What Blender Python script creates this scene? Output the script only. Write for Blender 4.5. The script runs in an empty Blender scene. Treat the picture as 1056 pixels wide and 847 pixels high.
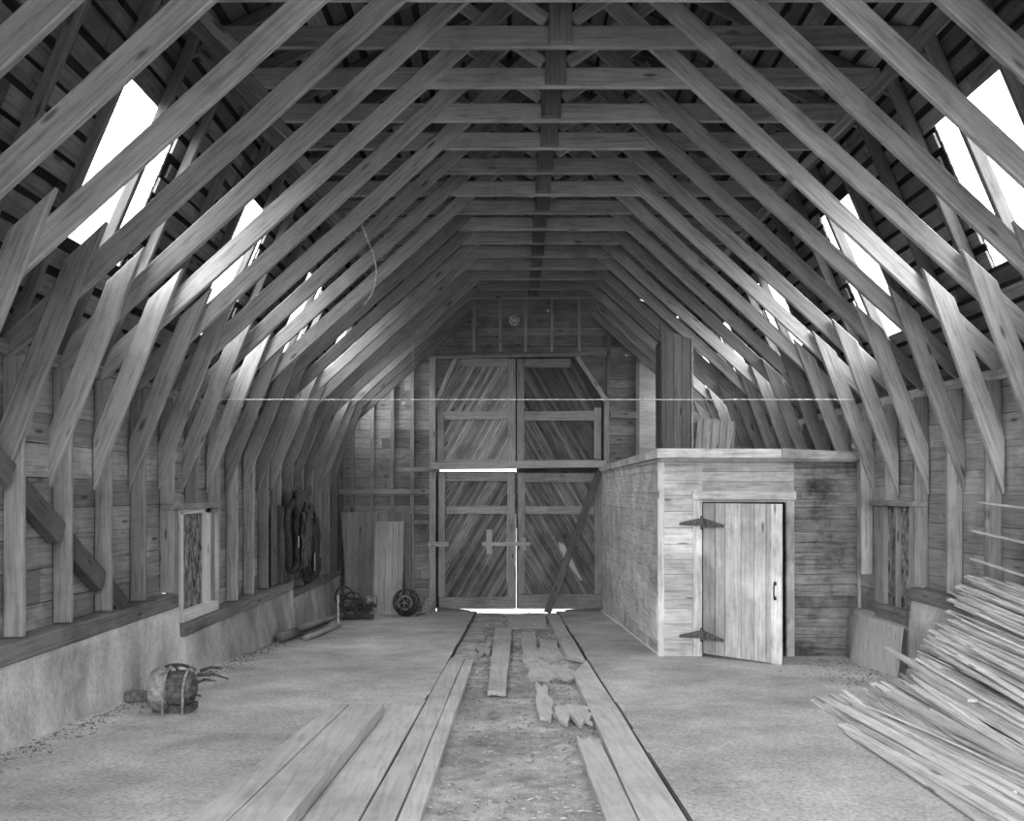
import bpy, bmesh, math, random
from mathutils import Vector, Matrix, noise
random.seed(7)
R = random.Random(11)
SC = bpy.context.scene
COL = SC.collection
ZO = 1.7            # height of the eye above the origin plane
S = 0.61            # spacing of the timber frames
V = Vector
def fz(y): return -1.3135 - 0.063*y          # floor height (eye = 0) falls towards the big doors

# ---------------------------------------------------------------- materials
def nodes(name):
    m = bpy.data.materials.new(name); m.use_nodes = True
    nt = m.node_tree; nt.nodes.clear()
    out = nt.nodes.new('ShaderNodeOutputMaterial'); b = nt.nodes.new('ShaderNodeBsdfPrincipled')
    nt.links.new(b.outputs[0], out.inputs[0])
    return m, nt, b
def N(nt, t, **kw):
    n = nt.nodes.new(t)
    for k, v in kw.items(): setattr(n, k, v)
    return n
def math_(nt, op, a, b=None):
    n = N(nt, 'ShaderNodeMath', operation=op)
    for i, x in enumerate((a, b)):
        if x is None: continue
        if isinstance(x, (int, float)): n.inputs[i].default_value = x
        else: nt.links.new(x, n.inputs[i])
    return n.outputs[0]
def ramp(nt, fac, stops):
    r = N(nt, 'ShaderNodeValToRGB'); nt.links.new(fac, r.inputs[0])
    e = r.color_ramp.elements
    e[0].position, e[0].color = stops[0][0], (stops[0][1],)*3 + (1,)
    e[1].position, e[1].color = stops[-1][0], (stops[-1][1],)*3 + (1,)
    for p, c in stops[1:-1]:
        x = e.new(p); x.color = (c,)*3 + (1,)
    return r.outputs[0]
def wood(name, base, contrast=.45, stain=.35, grain=26, knots=True, white=0.0, rnd=.3, stain_scale=1.1):
    m, nt, b = nodes(name)
    L = nt.links
    uv = N(nt, 'ShaderNodeUVMap'); uv.uv_map = 'UVMap'
    oi = N(nt, 'ShaderNodeObjectInfo')
    off = math_(nt, 'MULTIPLY', oi.outputs['Random'], 37.0)
    cx = N(nt, 'ShaderNodeCombineXYZ'); L.new(off, cx.inputs[0]); L.new(off, cx.inputs[1])
    va = N(nt, 'ShaderNodeVectorMath', operation='ADD'); L.new(uv.outputs[0], va.inputs[0]); L.new(cx.outputs[0], va.inputs[1])
    mp = N(nt, 'ShaderNodeMapping'); mp.inputs['Scale'].default_value = (1.6, grain, 1); L.new(va.outputs[0], mp.inputs[0])
    n1 = N(nt, 'ShaderNodeTexNoise'); n1.inputs['Scale'].default_value = 1.5; n1.inputs['Detail'].default_value = 6; n1.inputs['Roughness'].default_value = .65
    n1.inputs['Distortion'].default_value = .4
    L.new(mp.outputs[0], n1.inputs['Vector'])
    g = ramp(nt, n1.outputs['Fac'], [(.28, 1-contrast), (.5, 1.0), (.72, 1+contrast*.55)])
    # broad stains in world space
    geo = N(nt, 'ShaderNodeNewGeometry')
    n2 = N(nt, 'ShaderNodeTexNoise'); n2.inputs['Scale'].default_value = stain_scale; n2.inputs['Detail'].default_value = 5; n2.inputs['Roughness'].default_value = .7
    L.new(geo.outputs['Position'], n2.inputs['Vector'])
    st = ramp(nt, n2.outputs['Fac'], [(.3, 1-stain), (.5, 1.0), (.7, 1+stain*.5)])
    at = N(nt, 'ShaderNodeAttribute'); at.attribute_name = 'tone'
    v = math_(nt, 'MULTIPLY', g, st)
    v = math_(nt, 'MULTIPLY', v, at.outputs['Fac'])
    rr = math_(nt, 'ADD', math_(nt, 'MULTIPLY', oi.outputs['Random'], rnd), 1-rnd/2)
    v = math_(nt, 'MULTIPLY', v, rr)
    if knots:
        mk = N(nt, 'ShaderNodeMapping'); mk.inputs['Scale'].default_value = (1.5, 6, 1); L.new(va.outputs[0], mk.inputs[0])
        vo = N(nt, 'ShaderNodeTexVoronoi'); vo.inputs['Scale'].default_value = 1.1; L.new(mk.outputs[0], vo.inputs['Vector'])
        k = ramp(nt, vo.outputs['Distance'], [(.06, .4), (.13, 1.0)])
        v = math_(nt, 'MULTIPLY', v, k)
    if white:
        n3 = N(nt, 'ShaderNodeTexNoise'); n3.inputs['Scale'].default_value = 2.3; n3.inputs['Detail'].default_value = 8
        L.new(geo.outputs['Position'], n3.inputs['Vector'])
        w = ramp(nt, n3.outputs['Fac'], [(.56, 0.0), (.64, white)])
        v = math_(nt, 'ADD', v, w)
    v = math_(nt, 'MULTIPLY', v, base)
    cc = N(nt, 'ShaderNodeCombineColor')
    for i in range(3): L.new(v, cc.inputs[i])
    L.new(cc.outputs[0], b.inputs['Base Color'])
    b.inputs['Roughness'].default_value = .85
    b.inputs['Specular IOR Level'].default_value = .2
    bp = N(nt, 'ShaderNodeBump'); bp.inputs['Strength'].default_value = .35; bp.inputs['Distance'].default_value = .004
    L.new(n1.outputs['Fac'], bp.inputs['Height']); L.new(bp.outputs[0], b.inputs['Normal'])
    return m
def stone(name, base, scale=3.0, contrast=.3, streak=False, bump=.3, speck=.5):
    m, nt, b = nodes(name); L = nt.links
    geo = N(nt, 'ShaderNodeNewGeometry')
    mp = N(nt, 'ShaderNodeMapping'); mp.inputs['Scale'].default_value = (1, 1, .55) if streak else (1, 1, 1)
    L.new(geo.outputs['Position'], mp.inputs[0])
    n1 = N(nt, 'ShaderNodeTexNoise'); n1.inputs['Scale'].default_value = scale; n1.inputs['Detail'].default_value = 8; n1.inputs['Roughness'].default_value = .65
    n2 = N(nt, 'ShaderNodeTexNoise'); n2.inputs['Scale'].default_value = scale*.22; n2.inputs['Detail'].default_value = 4
    n3 = N(nt, 'ShaderNodeTexNoise'); n3.inputs['Scale'].default_value = scale*26; n3.inputs['Detail'].default_value = 3
    for n in (n1, n2, n3): L.new(mp.outputs[0], n.inputs['Vector'])
    a = ramp(nt, n1.outputs['Fac'], [(.28, 1-contrast), (.5, 1.0), (.75, 1+contrast)])
    c = ramp(nt, n2.outputs['Fac'], [(.35, 1-contrast*.7), (.65, 1+contrast*.5)])
    d = ramp(nt, n3.outputs['Fac'], [(.3, 1-speck*.5), (.5, 1.0), (.7, 1+speck*.3)])
    v = math_(nt, 'MULTIPLY', math_(nt, 'MULTIPLY', math_(nt, 'MULTIPLY', a, c), d), base)
    cc = N(nt, 'ShaderNodeCombineColor')
    for i in range(3): L.new(v, cc.inputs[i])
    L.new(cc.outputs[0], b.inputs['Base Color']); b.inputs['Roughness'].default_value = .95
    b.inputs['Specular IOR Level'].default_value = .15
    bp = N(nt, 'ShaderNodeBump'); bp.inputs['Strength'].default_value = bump; bp.inputs['Distance'].default_value = .02
    L.new(n1.outputs['Fac'], bp.inputs['Height']); L.new(bp.outputs[0], b.inputs['Normal'])
    return m
def metal(name, base, rough=.6, met=.6):
    m, nt, b = nodes(name); L = nt.links
    tc = N(nt, 'ShaderNodeTexCoord'); n1 = N(nt, 'ShaderNodeTexNoise'); n1.inputs['Scale'].default_value = 25; n1.inputs['Detail'].default_value = 5
    L.new(tc.outputs['Object'], n1.inputs['Vector'])
    L.new(ramp(nt, n1.outputs['Fac'], [(.3, base*.5), (.7, base*1.4)]), b.inputs['Base Color'])
    b.inputs['Roughness'].default_value = rough; b.inputs['Metallic'].default_value = met
    return m
def bark(name):
    # peeling boards behind the old window sashes: wavy dark and pale streaks
    m, nt, b = nodes(name); L = nt.links
    geo = N(nt, 'ShaderNodeNewGeometry')
    mp = N(nt, 'ShaderNodeMapping'); mp.inputs['Scale'].default_value = (1, 9, 3.2); L.new(geo.outputs['Position'], mp.inputs[0])
    n = N(nt, 'ShaderNodeTexNoise'); n.inputs['Scale'].default_value = 2.6; n.inputs['Detail'].default_value = 5; n.inputs['Distortion'].default_value = 1.2
    L.new(mp.outputs[0], n.inputs['Vector'])
    L.new(ramp(nt, n.outputs['Fac'], [(.36, .035), (.47, .22), (.55, .28), (.66, .5)]), b.inputs['Base Color'])
    b.inputs['Roughness'].default_value = .9
    bp = N(nt, 'ShaderNodeBump'); bp.inputs['Strength'].default_value = .8; bp.inputs['Distance'].default_value = .02
    L.new(n.outputs['Fac'], bp.inputs['Height']); L.new(bp.outputs[0], b.inputs['Normal'])
    return m
M = dict(
    frame=wood('frame_timber', .385, .42, .3, rnd=.5),
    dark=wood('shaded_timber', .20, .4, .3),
    siding=wood('siding_boards', .36, .42, .42, white=.35),
    gable=wood('gable_boards', .38, .45, .45, white=.12),
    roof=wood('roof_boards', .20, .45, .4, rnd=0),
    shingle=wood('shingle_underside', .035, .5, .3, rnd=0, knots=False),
    box=wood('granary_boards', .64, .38, .34, grain=20, white=.2, rnd=0, stain_scale=1.5),
    boxdark=wood('weathered_granary_boards', .27, .6, .75, grain=20, white=.05, rnd=0, stain_scale=2.4),
    door=wood('door_planks', .30, .6, .35, grain=22, rnd=0, white=.1),
    doorframe=wood('door_rails', .43, .4, .3, rnd=.15),
    pale=wood('pale_boards', .56, .3, .2, rnd=.1),
    floorboard=wood('floor_planks', .56, .24, .25, grain=18, rnd=.12, knots=False),
    lath=wood('old_lath', .66, .4, .25, grain=40, rnd=.65),
    white=wood('white_painted_wood', .72, .2, .2, rnd=.05),
    sill=wood('sill_timber', .24, .4, .4, rnd=.15),
    concrete=stone('foundation_concrete', .50, 2.2, .5, True, .5,.35),
    slab=stone('floor_slab', .55, 1.7, .3, False, .25, .55),
    dirt=stone('dirt_and_chaff', .47, 7, .4, False, .7, 1.2),
    debris=stone('dusty_debris', .2, 12, .6, False, .8, 1.2),
    straw=wood('straw_chips', .44, .3, .1, knots=False, rnd=0),
    iron=metal('rusty_iron', .15, .7, .3),
    steel=metal('dusty_steel', .38, .6, .3),
    hinge=metal('rust_stained_strap',.17,.9,.1),
    black=metal('black_leather', .07, .7, 0),
    rope=metal('pale_rope', .5, .9, 0),
    wire=metal('bright_wire', .85, .5, 0),
    china=metal('white_china', .9, .4, 0),
    bark=bark('peeling_panels'),
)
# ---------------------------------------------------------------- geometry helpers
class MB:
    def __init__(s): s.v=[]; s.f=[]; s.uv=[]; s.t=[]; s.sm=[]
    def add(s, verts, faces, u, v, w, tone=1.0, smooth=False):
        o=len(s.v); r=(R.random()*30, R.random()*30)
        s.v += [V(p) for p in verts]
        for f in faces:
            s.f.append([o+i for i in f]); s.t.append(tone); s.sm.append(smooth)
            for i in f:
                p=V(verts[i]); s.uv.append((p.dot(u)+r[0], p.dot(v)+p.dot(w)+r[1]))
    def prism(s, poly, ext, u=None, tone=1.0):
        poly=[V(p) for p in poly]; ext=V(ext); n=len(poly)
        if u is None: u=(poly[1]-poly[0]).normalized()
        w=ext.normalized(); v=w.cross(u) if abs(w.dot(u))<.95 else u.orthogonal(); v.normalize()
        if abs(w.dot(u))>=.95:
            v=min((V((1,0,0)),V((0,1,0)),V((0,0,1))),key=lambda a:abs(a.dot(u))); v=(v-u*v.dot(u)).normalized(); w=u.cross(v)
        nrm=V((0,0,0))
        for i in range(n): nrm+=poly[i].cross(poly[(i+1)%n])
        if nrm.dot(ext)>0: poly.reverse()
        vs=poly+[p+ext for p in poly]
        fs=[list(range(n)), list(range(2*n-1,n-1,-1))]+[[(i+1)%n, i, n+i, n+(i+1)%n] for i in range(n)]
        s.add(vs, fs, u, v, w, tone)
    def box(s, x0,x1,y0,y1,z0,z1, u=None, tone=1.0):
        x0,x1=sorted((x0,x1)); y0,y1=sorted((y0,y1)); z0,z1=sorted((z0,z1))
        if u is None:
            d=[(x1-x0,V((1,0,0))),(y1-y0,V((0,1,0))),(z1-z0,V((0,0,1)))]; u=max(d,key=lambda a:a[0])[1]
        s.prism([(x0,y0,z0),(x1,y0,z0),(x1,y1,z0),(x0,y1,z0)], (0,0,z1-z0), u, tone)
        # prism() derives v from ext and u; when u runs along ext use another axis
    def bar(s, a, b, w, d, side=(0,1,0), tone=1.0, taper=1.0, jit=0.0):
        a=V(a); b=V(b); u=(b-a).normalized(); side=V(side); side=(side-u*side.dot(u)).normalized(); up=u.cross(side)
        vs=[]
        for p,k in ((a,1.0),(b,taper)):
            for i,j in ((-1,-1),(1,-1),(1,1),(-1,1)):
                vs.append(p+side*i*w/2*k+up*j*d/2*k+V((0,0,0)))
        s.add(vs,[[0,1,2,3],[7,6,5,4],[0,4,5,1],[1,5,6,2],[2,6,7,3],[3,7,4,0]],u,side,up,tone)
    def tube(s, pts, r, n=8, tone=1.0, closed=False, caps=True):
        pts=[V(p) for p in pts]; m=len(pts); rings=[]
        prev=None
        for i,p in enumerate(pts):
            a=pts[i-1] if (i>0 or closed) else p; c=pts[(i+1)%m] if (i<m-1 or closed) else p
            t=(c-a).normalized()
            if prev is None:
                h=V((0,0,1)) if abs(t.z)<.9 else V((1,0,0)); x=t.cross(h).normalized()
            else: x=(prev-t*prev.dot(t)).normalized()
            prev=x; y=t.cross(x); rr=r[i] if isinstance(r,(list,tuple)) else r
            rings.append([p+x*math.cos(k*2*math.pi/n)*rr+y*math.sin(k*2*math.pi/n)*rr for k in range(n)])
        vs=[q for rg in rings for q in rg]; fs=[]
        for i in range(m if closed else m-1):
            j=(i+1)%m
            for k in range(n):
                l=(k+1)%n; fs.append([i*n+k,i*n+l,j*n+l,j*n+k])
        if not closed and caps: fs += [list(range(n-1,-1,-1)), [ (m-1)*n+k for k in range(n)]]
        ax=(pts[-1]-pts[0]); ax=ax.normalized() if ax.length>1e-6 else V((1,0,0))
        o=ax.orthogonal().normalized()
        s.add(vs,fs,ax,o,ax.cross(o),tone,True)
    def build(s, name, mat, parent=None, origin=None, bevel=0):
        me=bpy.data.meshes.new(name)
        if origin is None:
            lo=V([min(p[i] for p in s.v) for i in range(3)]); hi=V([max(p[i] for p in s.v) for i in range(3)])
            origin=V(((lo.x+hi.x)/2,(lo.y+hi.y)/2,lo.z))
        origin=V(origin)
        me.from_pydata([p-origin for p in s.v],[],s.f)
        uvl=me.uv_layers.new(name='UVMap')
        for i,c in enumerate(s.uv): uvl.data[i].uv=c
        at=me.attributes.new('tone','FLOAT','FACE')
        for i,t in enumerate(s.t): at.data[i].value=t
        for i,q in enumerate(s.sm): me.polygons[i].use_smooth=q
        me.materials.append(M[mat]); me.validate()
        o=bpy.data.objects.new(name,me); COL.objects.link(o)
        o.location=origin
        if parent: o.parent=parent; o.location=origin-wl(parent)
        if bevel:
            b=o.modifiers.new('edge','BEVEL'); b.width=bevel; b.segments=1; b.limit_method='ANGLE'
        return o
def wl(o):
    p=V(o.location)
    while o.parent: o=o.parent; p+=o.location
    return p
def tag(o,label,cat,group=None,kind=None):
    if label: o['label']=label
    if cat: o['category']=cat
    if group: o['group']=group
    if kind: o['kind']=kind
    return o
def thing(name,label,cat,loc,group=None):
    o=bpy.data.objects.new(name,None); COL.objects.link(o); o.location=loc; o.empty_display_size=.1
    return tag(o,label,cat,group)
def struct(o,label,cat): return tag(o,label,cat,None,'structure')
def copy_tree(o,parent=None):
    c=o.copy(); COL.objects.link(c); c.parent=parent
    for ch in list(o.children): copy_tree(ch,c)
    return c
def clip(poly, a, b, keep_left=True):
    # clip a 2D polygon by the half plane left of a->b
    out=[]; n=len(poly)
    def d(p): return (b[0]-a[0])*(p[1]-a[1])-(b[1]-a[1])*(p[0]-a[0])
    for i in range(n):
        p,q=poly[i],poly[(i+1)%n]; dp,dq=d(p),d(q)
        if dp>=0: out.append(p)
        if (dp>=0)!=(dq>=0):
            t=dp/(dp-dq); out.append((p[0]+(q[0]-p[0])*t, p[1]+(q[1]-p[1])*t))
    return out
def area(p): return abs(sum(p[i][0]*p[(i+1)%len(p)][1]-p[(i+1)%len(p)][0]*p[i][1] for i in range(len(p)))/2)
def planks(mb, poly, to3, nrm, ang, w, gap=.004, th=.02, tone=(.8,1.2), jit=.004, seg=None, skip=0.0, bow=0.0, rg=None):
    """cover a convex 2D polygon (counter-clockwise) with boards running at angle ang"""
    rg=rg or R
    if sum(poly[i][0]*poly[(i+1)%len(poly)][1]-poly[(i+1)%len(poly)][0]*poly[i][1] for i in range(len(poly)))<0: poly=poly[::-1]
    c,s_=math.cos(ang),math.sin(ang)
    us=[p[0]*c+p[1]*s_ for p in poly]; vs=[-p[0]*s_+p[1]*c for p in poly]
    v=min(vs)-rg.random()*w*.1
    u3=(to3((c,s_))-to3((0,0))).normalized()
    while v<max(vs):
        ww=w*rg.uniform(.85,1.12); cuts=[min(us)-.1]
        if seg:
            x=min(us)-rg.random()*seg
            while x<max(us):
                x+=seg*rg.uniform(.6,1.3)
                if x>min(us)+.1: cuts.append(x)
        cuts.append(max(us)+.1); cuts.sort()
        for a,b in zip(cuts,cuts[1:]):
            if rg.random()<skip: continue
            j=[rg.uniform(-bow,bow) for _ in range(4)]
            q=[(a+.0015,v+gap/2+j[0]),(b-.0015,v+gap/2+j[1]),(b-.0015,v+ww-gap/2+j[2]),(a+.0015,v+ww-gap/2+j[3])]
            q=[(x*c-y*s_, x*s_+y*c) for x,y in q]
            for i in range(len(poly)):
                q=clip(q,poly[i],poly[(i+1)%len(poly)])
                if len(q)<3: break
            if len(q)<3 or area(q)<2e-4: continue
            o=nrm*rg.uniform(-jit,jit)
            mb.prism([to3(p)+o for p in q], nrm*th, u3, rg.uniform(*tone))
        v+=ww
XZ=lambda y:(lambda p:V((p[0],y,p[1])))
YZ=lambda x:(lambda p:V((x,p[0],p[1])))
ORD=['zeroth','first','second','third','fourth','fifth','sixth','seventh','eighth','ninth','tenth','eleventh','twelfth','thirteenth','fourteenth','fifteenth','sixteenth','seventeenth','eighteenth','nineteenth','twentieth','twenty-first']

# ---------------------------------------------------------------- profile of the barn
XL, XR = -3.32, 3.90          # inner faces of the studs
YB = 15.9                     # gable wall
BK = (-2.47,3.42); BKR=(3.17,3.42); RG=(.345,4.78)
EL = (-3.49,1.03); ER=(4.19,1.03)
Y0 = -2.0                      # roof starts here, the barn is open behind the camera

# ---------------------------------------------------------------- timber frames
cache={}
def part(key, name, mat, parent, fn, y, jit=(0,0,0), rot=0):
    """shared mesh for a frame member, built at y=0 and placed at y"""
    if key not in cache:
        mb=MB(); fn(mb); o=mb.build(name,mat,None,bevel=.006); cache[key]=(o.data,V(o.location)); me=o.data
        bpy.data.objects.remove(o)
    me,org=cache[key]
    o=bpy.data.objects.new(name,me); COL.objects.link(o); o.parent=parent
    o.location=org+V((0,y,0))-V(parent.location)+V(jit); o.rotation_euler=(0,rot,0)
    b=o.modifiers.new('edge','BEVEL'); b.width=.006; b.segments=1; b.limit_method='ANGLE'
    return o
def pz(pts,y0,y1,u): 
    def f(mb):
        mb.prism([(x,y0,z) for x,z in pts],(0,y1-y0,0),V((u[0],0,u[1])).normalized())
    return f
def member(a,b,w,y0,y1):
    a=V((a[0],0,a[1])); b=V((b[0],0,b[1])); u=(b-a).normalized(); n=V((-u.z,0,u.x))*w
    return pz([(a.x,a.z),(b.x,b.z),((b+n).x,(b+n).z),((a+n).x,(a+n).z)],y0,y1,(u.x,u.z))
def mir(p,c): return (2*c-p[0],p[1])
def steep_poly(sgn):
    if sgn<0: k1=V((XL,.33)); tip=V((-2.71,1.83)); xo=XL-.13
    else: k1=V((XR,.33)); tip=V((3.34,1.83)); xo=XR+.13
    u=(tip-k1).normalized(); n=V((-u.y,u.x)) if sgn<0 else V((u.y,-u.x)); w=.165
    sl=u.y/u.x
    zlo=k1.y+(xo-k1.x)*sl
    o=k1+n*w; zo=o.y+(xo-o.x)*sl
    cs=.915 if sgn<0 else -.915
    # outer edge meets the chord line through the tip
    # o + t u  :  y = tip.y + cs (x - tip.x)
    t=(tip.y+cs*(o.x-tip.x)-o.y)/(u.y-cs*u.x); top=o+u*t
    return [(xo,zlo),(tip.x,tip.y),(top.x,top.y),(xo,zo)],(u.x,u.y)
visible=[n for n in range(5,26)]
for idx,n in enumerate(visible):
    y=n*S
    t=thing('truss_frame','sawn timber wall and roof frame, %s in the row counted from the big doors'%ORD[25-n+1],'truss',(.3,y,fz(y)))
    j=lambda a=.012:(R.uniform(-a,a),R.uniform(-.006,.006),R.uniform(-a,a))
    # studs
    zb={-1:(-.98 if n<13.6 else (-.12 if n==14 else (-1.30 if n<20 else -1.47))), 1:(-.92 if n!=14 else -.09)}
    for sg in (-1,1):
        x0,x1=((XL-.13,XL) if sg<0 else (XR,XR+.13)); z=zb[sg]
        part(('stud',sg,z),'stud','frame',t,lambda mb:mb.prism([(x0,0,z),(x1,0,z),(x1,.048,z),(x0,.048,z)],(0,0,.93-z),V((0,0,1))),y,(0,R.uniform(-.01,.01),0))
        pl,u=steep_poly(sg)
        part(('steep',sg),'knee_post','frame',t,pz(pl,-.046,-.001,u),y,j(.018),R.uniform(-.012,.012))
    # chords
    full = n<=23
    if full:
        part('chordL','chord','frame',t,member((-3.42,.89),(.2,4.20),.15,0,.046),y,j(),R.uniform(-.008,.008))
        part('chordR','chord','frame',t,pz([(4.10,.89),(.50,4.20),(.50+.101,4.20+.11),(4.10+.101,.89+.11)],0,.046,(-.737,.676)),y,j(),R.uniform(-.008,.008))
        part('collar','collar_tie','frame',t,lambda mb:mb.box(-2.36,3.05,.048,.09,3.357,3.525),y,(R.uniform(-.05,.05),0,R.uniform(-.008,.008)))
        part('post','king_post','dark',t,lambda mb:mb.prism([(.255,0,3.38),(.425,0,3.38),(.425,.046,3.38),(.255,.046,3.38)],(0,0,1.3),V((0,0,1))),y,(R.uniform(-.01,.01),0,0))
        for sg in (-1,1):
            a=(.345+sg*.13,3.53); b=(.345+sg*1.02,4.16)
            part(('web',sg),'web_brace','frame',t,(lambda a=a,b=b,sg=sg:member(a,b,.1,.048,.09) if sg>0 else member(b,a,.1,.048,.09))(),y)
    else:
        part('chordL2','chord','frame',t,member((-3.42,.89),(-.75,3.33),.15,0,.046),y)
        part('chordR2','chord','frame',t,pz([(4.10,.89),(1.44,3.33),(1.541,3.44),(4.201,1.0)],0,.046,(-.737,.676)),y)
    # outer shell: lower rafter, upper rafter, strut from the knuckle of the roof to the chord
    for sg in (-1,1):
        e,bk=(EL,BK) if sg<0 else (ER,BKR)
        c=(RG[0],RG[1])
        if sg<0:
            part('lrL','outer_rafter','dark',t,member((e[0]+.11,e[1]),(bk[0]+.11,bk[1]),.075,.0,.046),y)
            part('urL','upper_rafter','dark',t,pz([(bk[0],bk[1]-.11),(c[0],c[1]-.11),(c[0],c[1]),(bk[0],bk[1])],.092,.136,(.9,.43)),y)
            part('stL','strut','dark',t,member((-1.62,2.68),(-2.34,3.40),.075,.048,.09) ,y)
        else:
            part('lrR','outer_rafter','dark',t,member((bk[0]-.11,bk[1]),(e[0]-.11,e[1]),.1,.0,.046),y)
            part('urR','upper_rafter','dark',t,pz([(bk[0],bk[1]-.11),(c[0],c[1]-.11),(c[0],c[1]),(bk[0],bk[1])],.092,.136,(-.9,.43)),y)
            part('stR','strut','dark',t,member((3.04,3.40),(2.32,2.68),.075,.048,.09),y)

# ---------------------------------------------------------------- roof skin (ceiling)
holes=[(9.3,10.85,1.80,2.97),(13.3,14.75,1.62,3.02),(17.6,18.95,1.85,2.9),(21.6,22.95,1.8,2.85),(24.5,25.6,1.8,2.7)]
def in_hole(y,z,sg):
    n=y/S
    for a,b,c,d in holes:
        if sg<0 and a<9.5: pass
        if a<=n<=b and c<=z<=d: return True
    return False
def roof_side(name, p0, p1, sg, lower, label):
    p0=V((p0[0],0,p0[1])); p1=V((p1[0],0,p1[1])); u=(p1-p0); L=u.length; u.normalize()
    n=V((-u.z,0,u.x)); 
    if n.z<0: n=-n
    mb=MB(); rg=random.Random(5+int(sg)+10*lower)
    v=-.12 if lower else 0
    top=L
    while v<top:
        w=rg.uniform(.11,.15); gap=rg.uniform(.03,.07)
        y=Y0+rg.uniform(-.2,.1)
        while y<YB:
            l=rg.choice((1,2,2,3))*S+rg.uniform(-.1,.1)
            y2=min(y+l,YB)
            # cut the board by the openings
            zc=(p0+u*(v+w/2)).z
            segs=[]; yy=y; 
            st=.1; cur=None
            while yy<y2-1e-6:
                h=lower and in_hole(yy+.05,zc,sg)
                e=min(yy+st,y2)
                if not h:
                    if cur is None: cur=[yy,e]
                    else: cur[1]=e
                else:
                    if cur: segs.append(cur); cur=None
                yy=e
            if cur: segs.append(cur)
            for a,b in segs:
                q=[p0+u*v,p0+u*(v+w)]
                tt=rg.uniform(-.006,.006); t2=n*(.004+rg.uniform(0,.012))
                mb.prism([q[0]+V((0,a,0))+t2,q[0]+V((0,b-.006,0))+t2,q[1]+V((0,b-.006,0))+t2,q[1]+V((0,a,0))+t2],n*.02,V((0,1,0)),rg.uniform(.6,1.5))
            y=y2
        v+=w+gap
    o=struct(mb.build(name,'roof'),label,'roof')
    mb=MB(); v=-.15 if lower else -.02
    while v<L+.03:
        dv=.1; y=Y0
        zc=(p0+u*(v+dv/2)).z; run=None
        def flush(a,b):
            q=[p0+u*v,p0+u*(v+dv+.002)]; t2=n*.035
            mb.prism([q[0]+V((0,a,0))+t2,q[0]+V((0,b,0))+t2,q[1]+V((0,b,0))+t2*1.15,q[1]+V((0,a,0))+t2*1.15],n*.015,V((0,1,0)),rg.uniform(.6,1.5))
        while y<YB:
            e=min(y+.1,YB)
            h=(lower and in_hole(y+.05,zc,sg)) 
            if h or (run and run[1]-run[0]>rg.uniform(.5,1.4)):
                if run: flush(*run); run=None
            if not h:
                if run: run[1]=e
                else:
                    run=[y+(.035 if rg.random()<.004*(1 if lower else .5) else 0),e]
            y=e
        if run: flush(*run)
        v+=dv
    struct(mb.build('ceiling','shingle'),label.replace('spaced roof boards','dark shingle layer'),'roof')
roof_side('ceiling',EL,BK,-1,True,'spaced roof boards on the steep left slope, with skylight openings')
roof_side('ceiling',ER,BKR,1,True,'spaced roof boards on the steep right slope, with skylight openings')
roof_side('ceiling',BK,RG,-1,False,'spaced roof boards on the upper left slope under the ridge')
roof_side('ceiling',BKR,RG,1,False,'spaced roof boards on the upper right slope under the ridge')
# wall plates
for sg,nm in ((-1,'left'),(1,'right')):
    x=EL[0]+.035 if sg<0 else ER[0]-.16
    mb=MB()
    for a,b in ((Y0,7.4),(7.4,12.1),(12.1,YB-.03)):
        mb.prism([(x-.05,a,.975),(x+.06,a,.975),(x+.06,b-.01,.975),(x-.05,b-.01,.975)],(0,0,.05),V((0,1,0)),R.uniform(.8,1.2))
        mb.prism([(x-.05,a,.93),(x+.045,a,.93),(x+.045,b-.01,.93),(x-.05,b-.01,.93)],(0,0,.043),V((0,1,0)),R.uniform(.7,1.1))
    tag(mb.build('wall_plate','frame'),'doubled timber plate lying along the top of the %s wall studs'%nm,'beam')

# ---------------------------------------------------------------- side walls
def side_wall(x,sg,name,win,zlow):
    mb=MB(); rg=random.Random(20+sg); nrm=V((sg,0,0))
    y0,y1,z0,z1=win
    f=YZ(x)
    for poly in ([(Y0-.1,zlow),(y0,zlow),(y0,.97),(Y0-.1,.97)],[(y1,-1.6),(YB,-1.6),(YB,.97),(y1,.97)],[(y0,z1),(y1,z1),(y1,.97),(y0,.97)]):
        planks(mb,poly,f,nrm,0,.245,.006,.022,(.75,1.25),.004,seg=3.2,rg=rg,bow=.002)
    # backing keeps daylight out of the joints
    mb.prism([(x+sg*.03,Y0-.1,-2),(x+sg*.03,YB,-2),(x+sg*.03,YB,1.1),(x+sg*.03,y1,1.1),(x+sg*.03,y1,-2)][0:0] or
             [(x+sg*.03,Y0-.1,-2),(x+sg*.03,y0,-2),(x+sg*.03,y0,1.1),(x+sg*.03,Y0-.1,1.1)],(sg*.01,0,0),V((0,1,0)),.3)
    mb.prism([(x+sg*.03,y1,-2),(x+sg*.03,YB,-2),(x+sg*.03,YB,1.1),(x+sg*.03,y1,1.1)],(sg*.01,0,0),V((0,1,0)),.3)
    mb.prism([(x+sg*.03,y0,z1),(x+sg*.03,y1,z1),(x+sg*.03,y1,1.1),(x+sg*.03,y0,1.1)],(sg*.01,0,0),V((0,1,0)),.3)
    mb.prism([(x+sg*.03,y0,-2),(x+sg*.03,y1,-2),(x+sg*.03,y1,z0),(x+sg*.03,y0,z0)],(sg*.01,0,0),V((0,1,0)),.3)
    return struct(mb.build(name,'siding'),'horizontal board siding of the %s wall between the studs'%('left' if sg<0 else 'right'),'wall')
WL=(8.0,9.1,-1.27,-.17); WR=(8.0,8.85,-1.2,-.14)
side_wall(XL-.135,-1,'wall_left',WL,-1.05)
side_wall(XR+.135,1,'wall_right',WR,-1.05)
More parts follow.
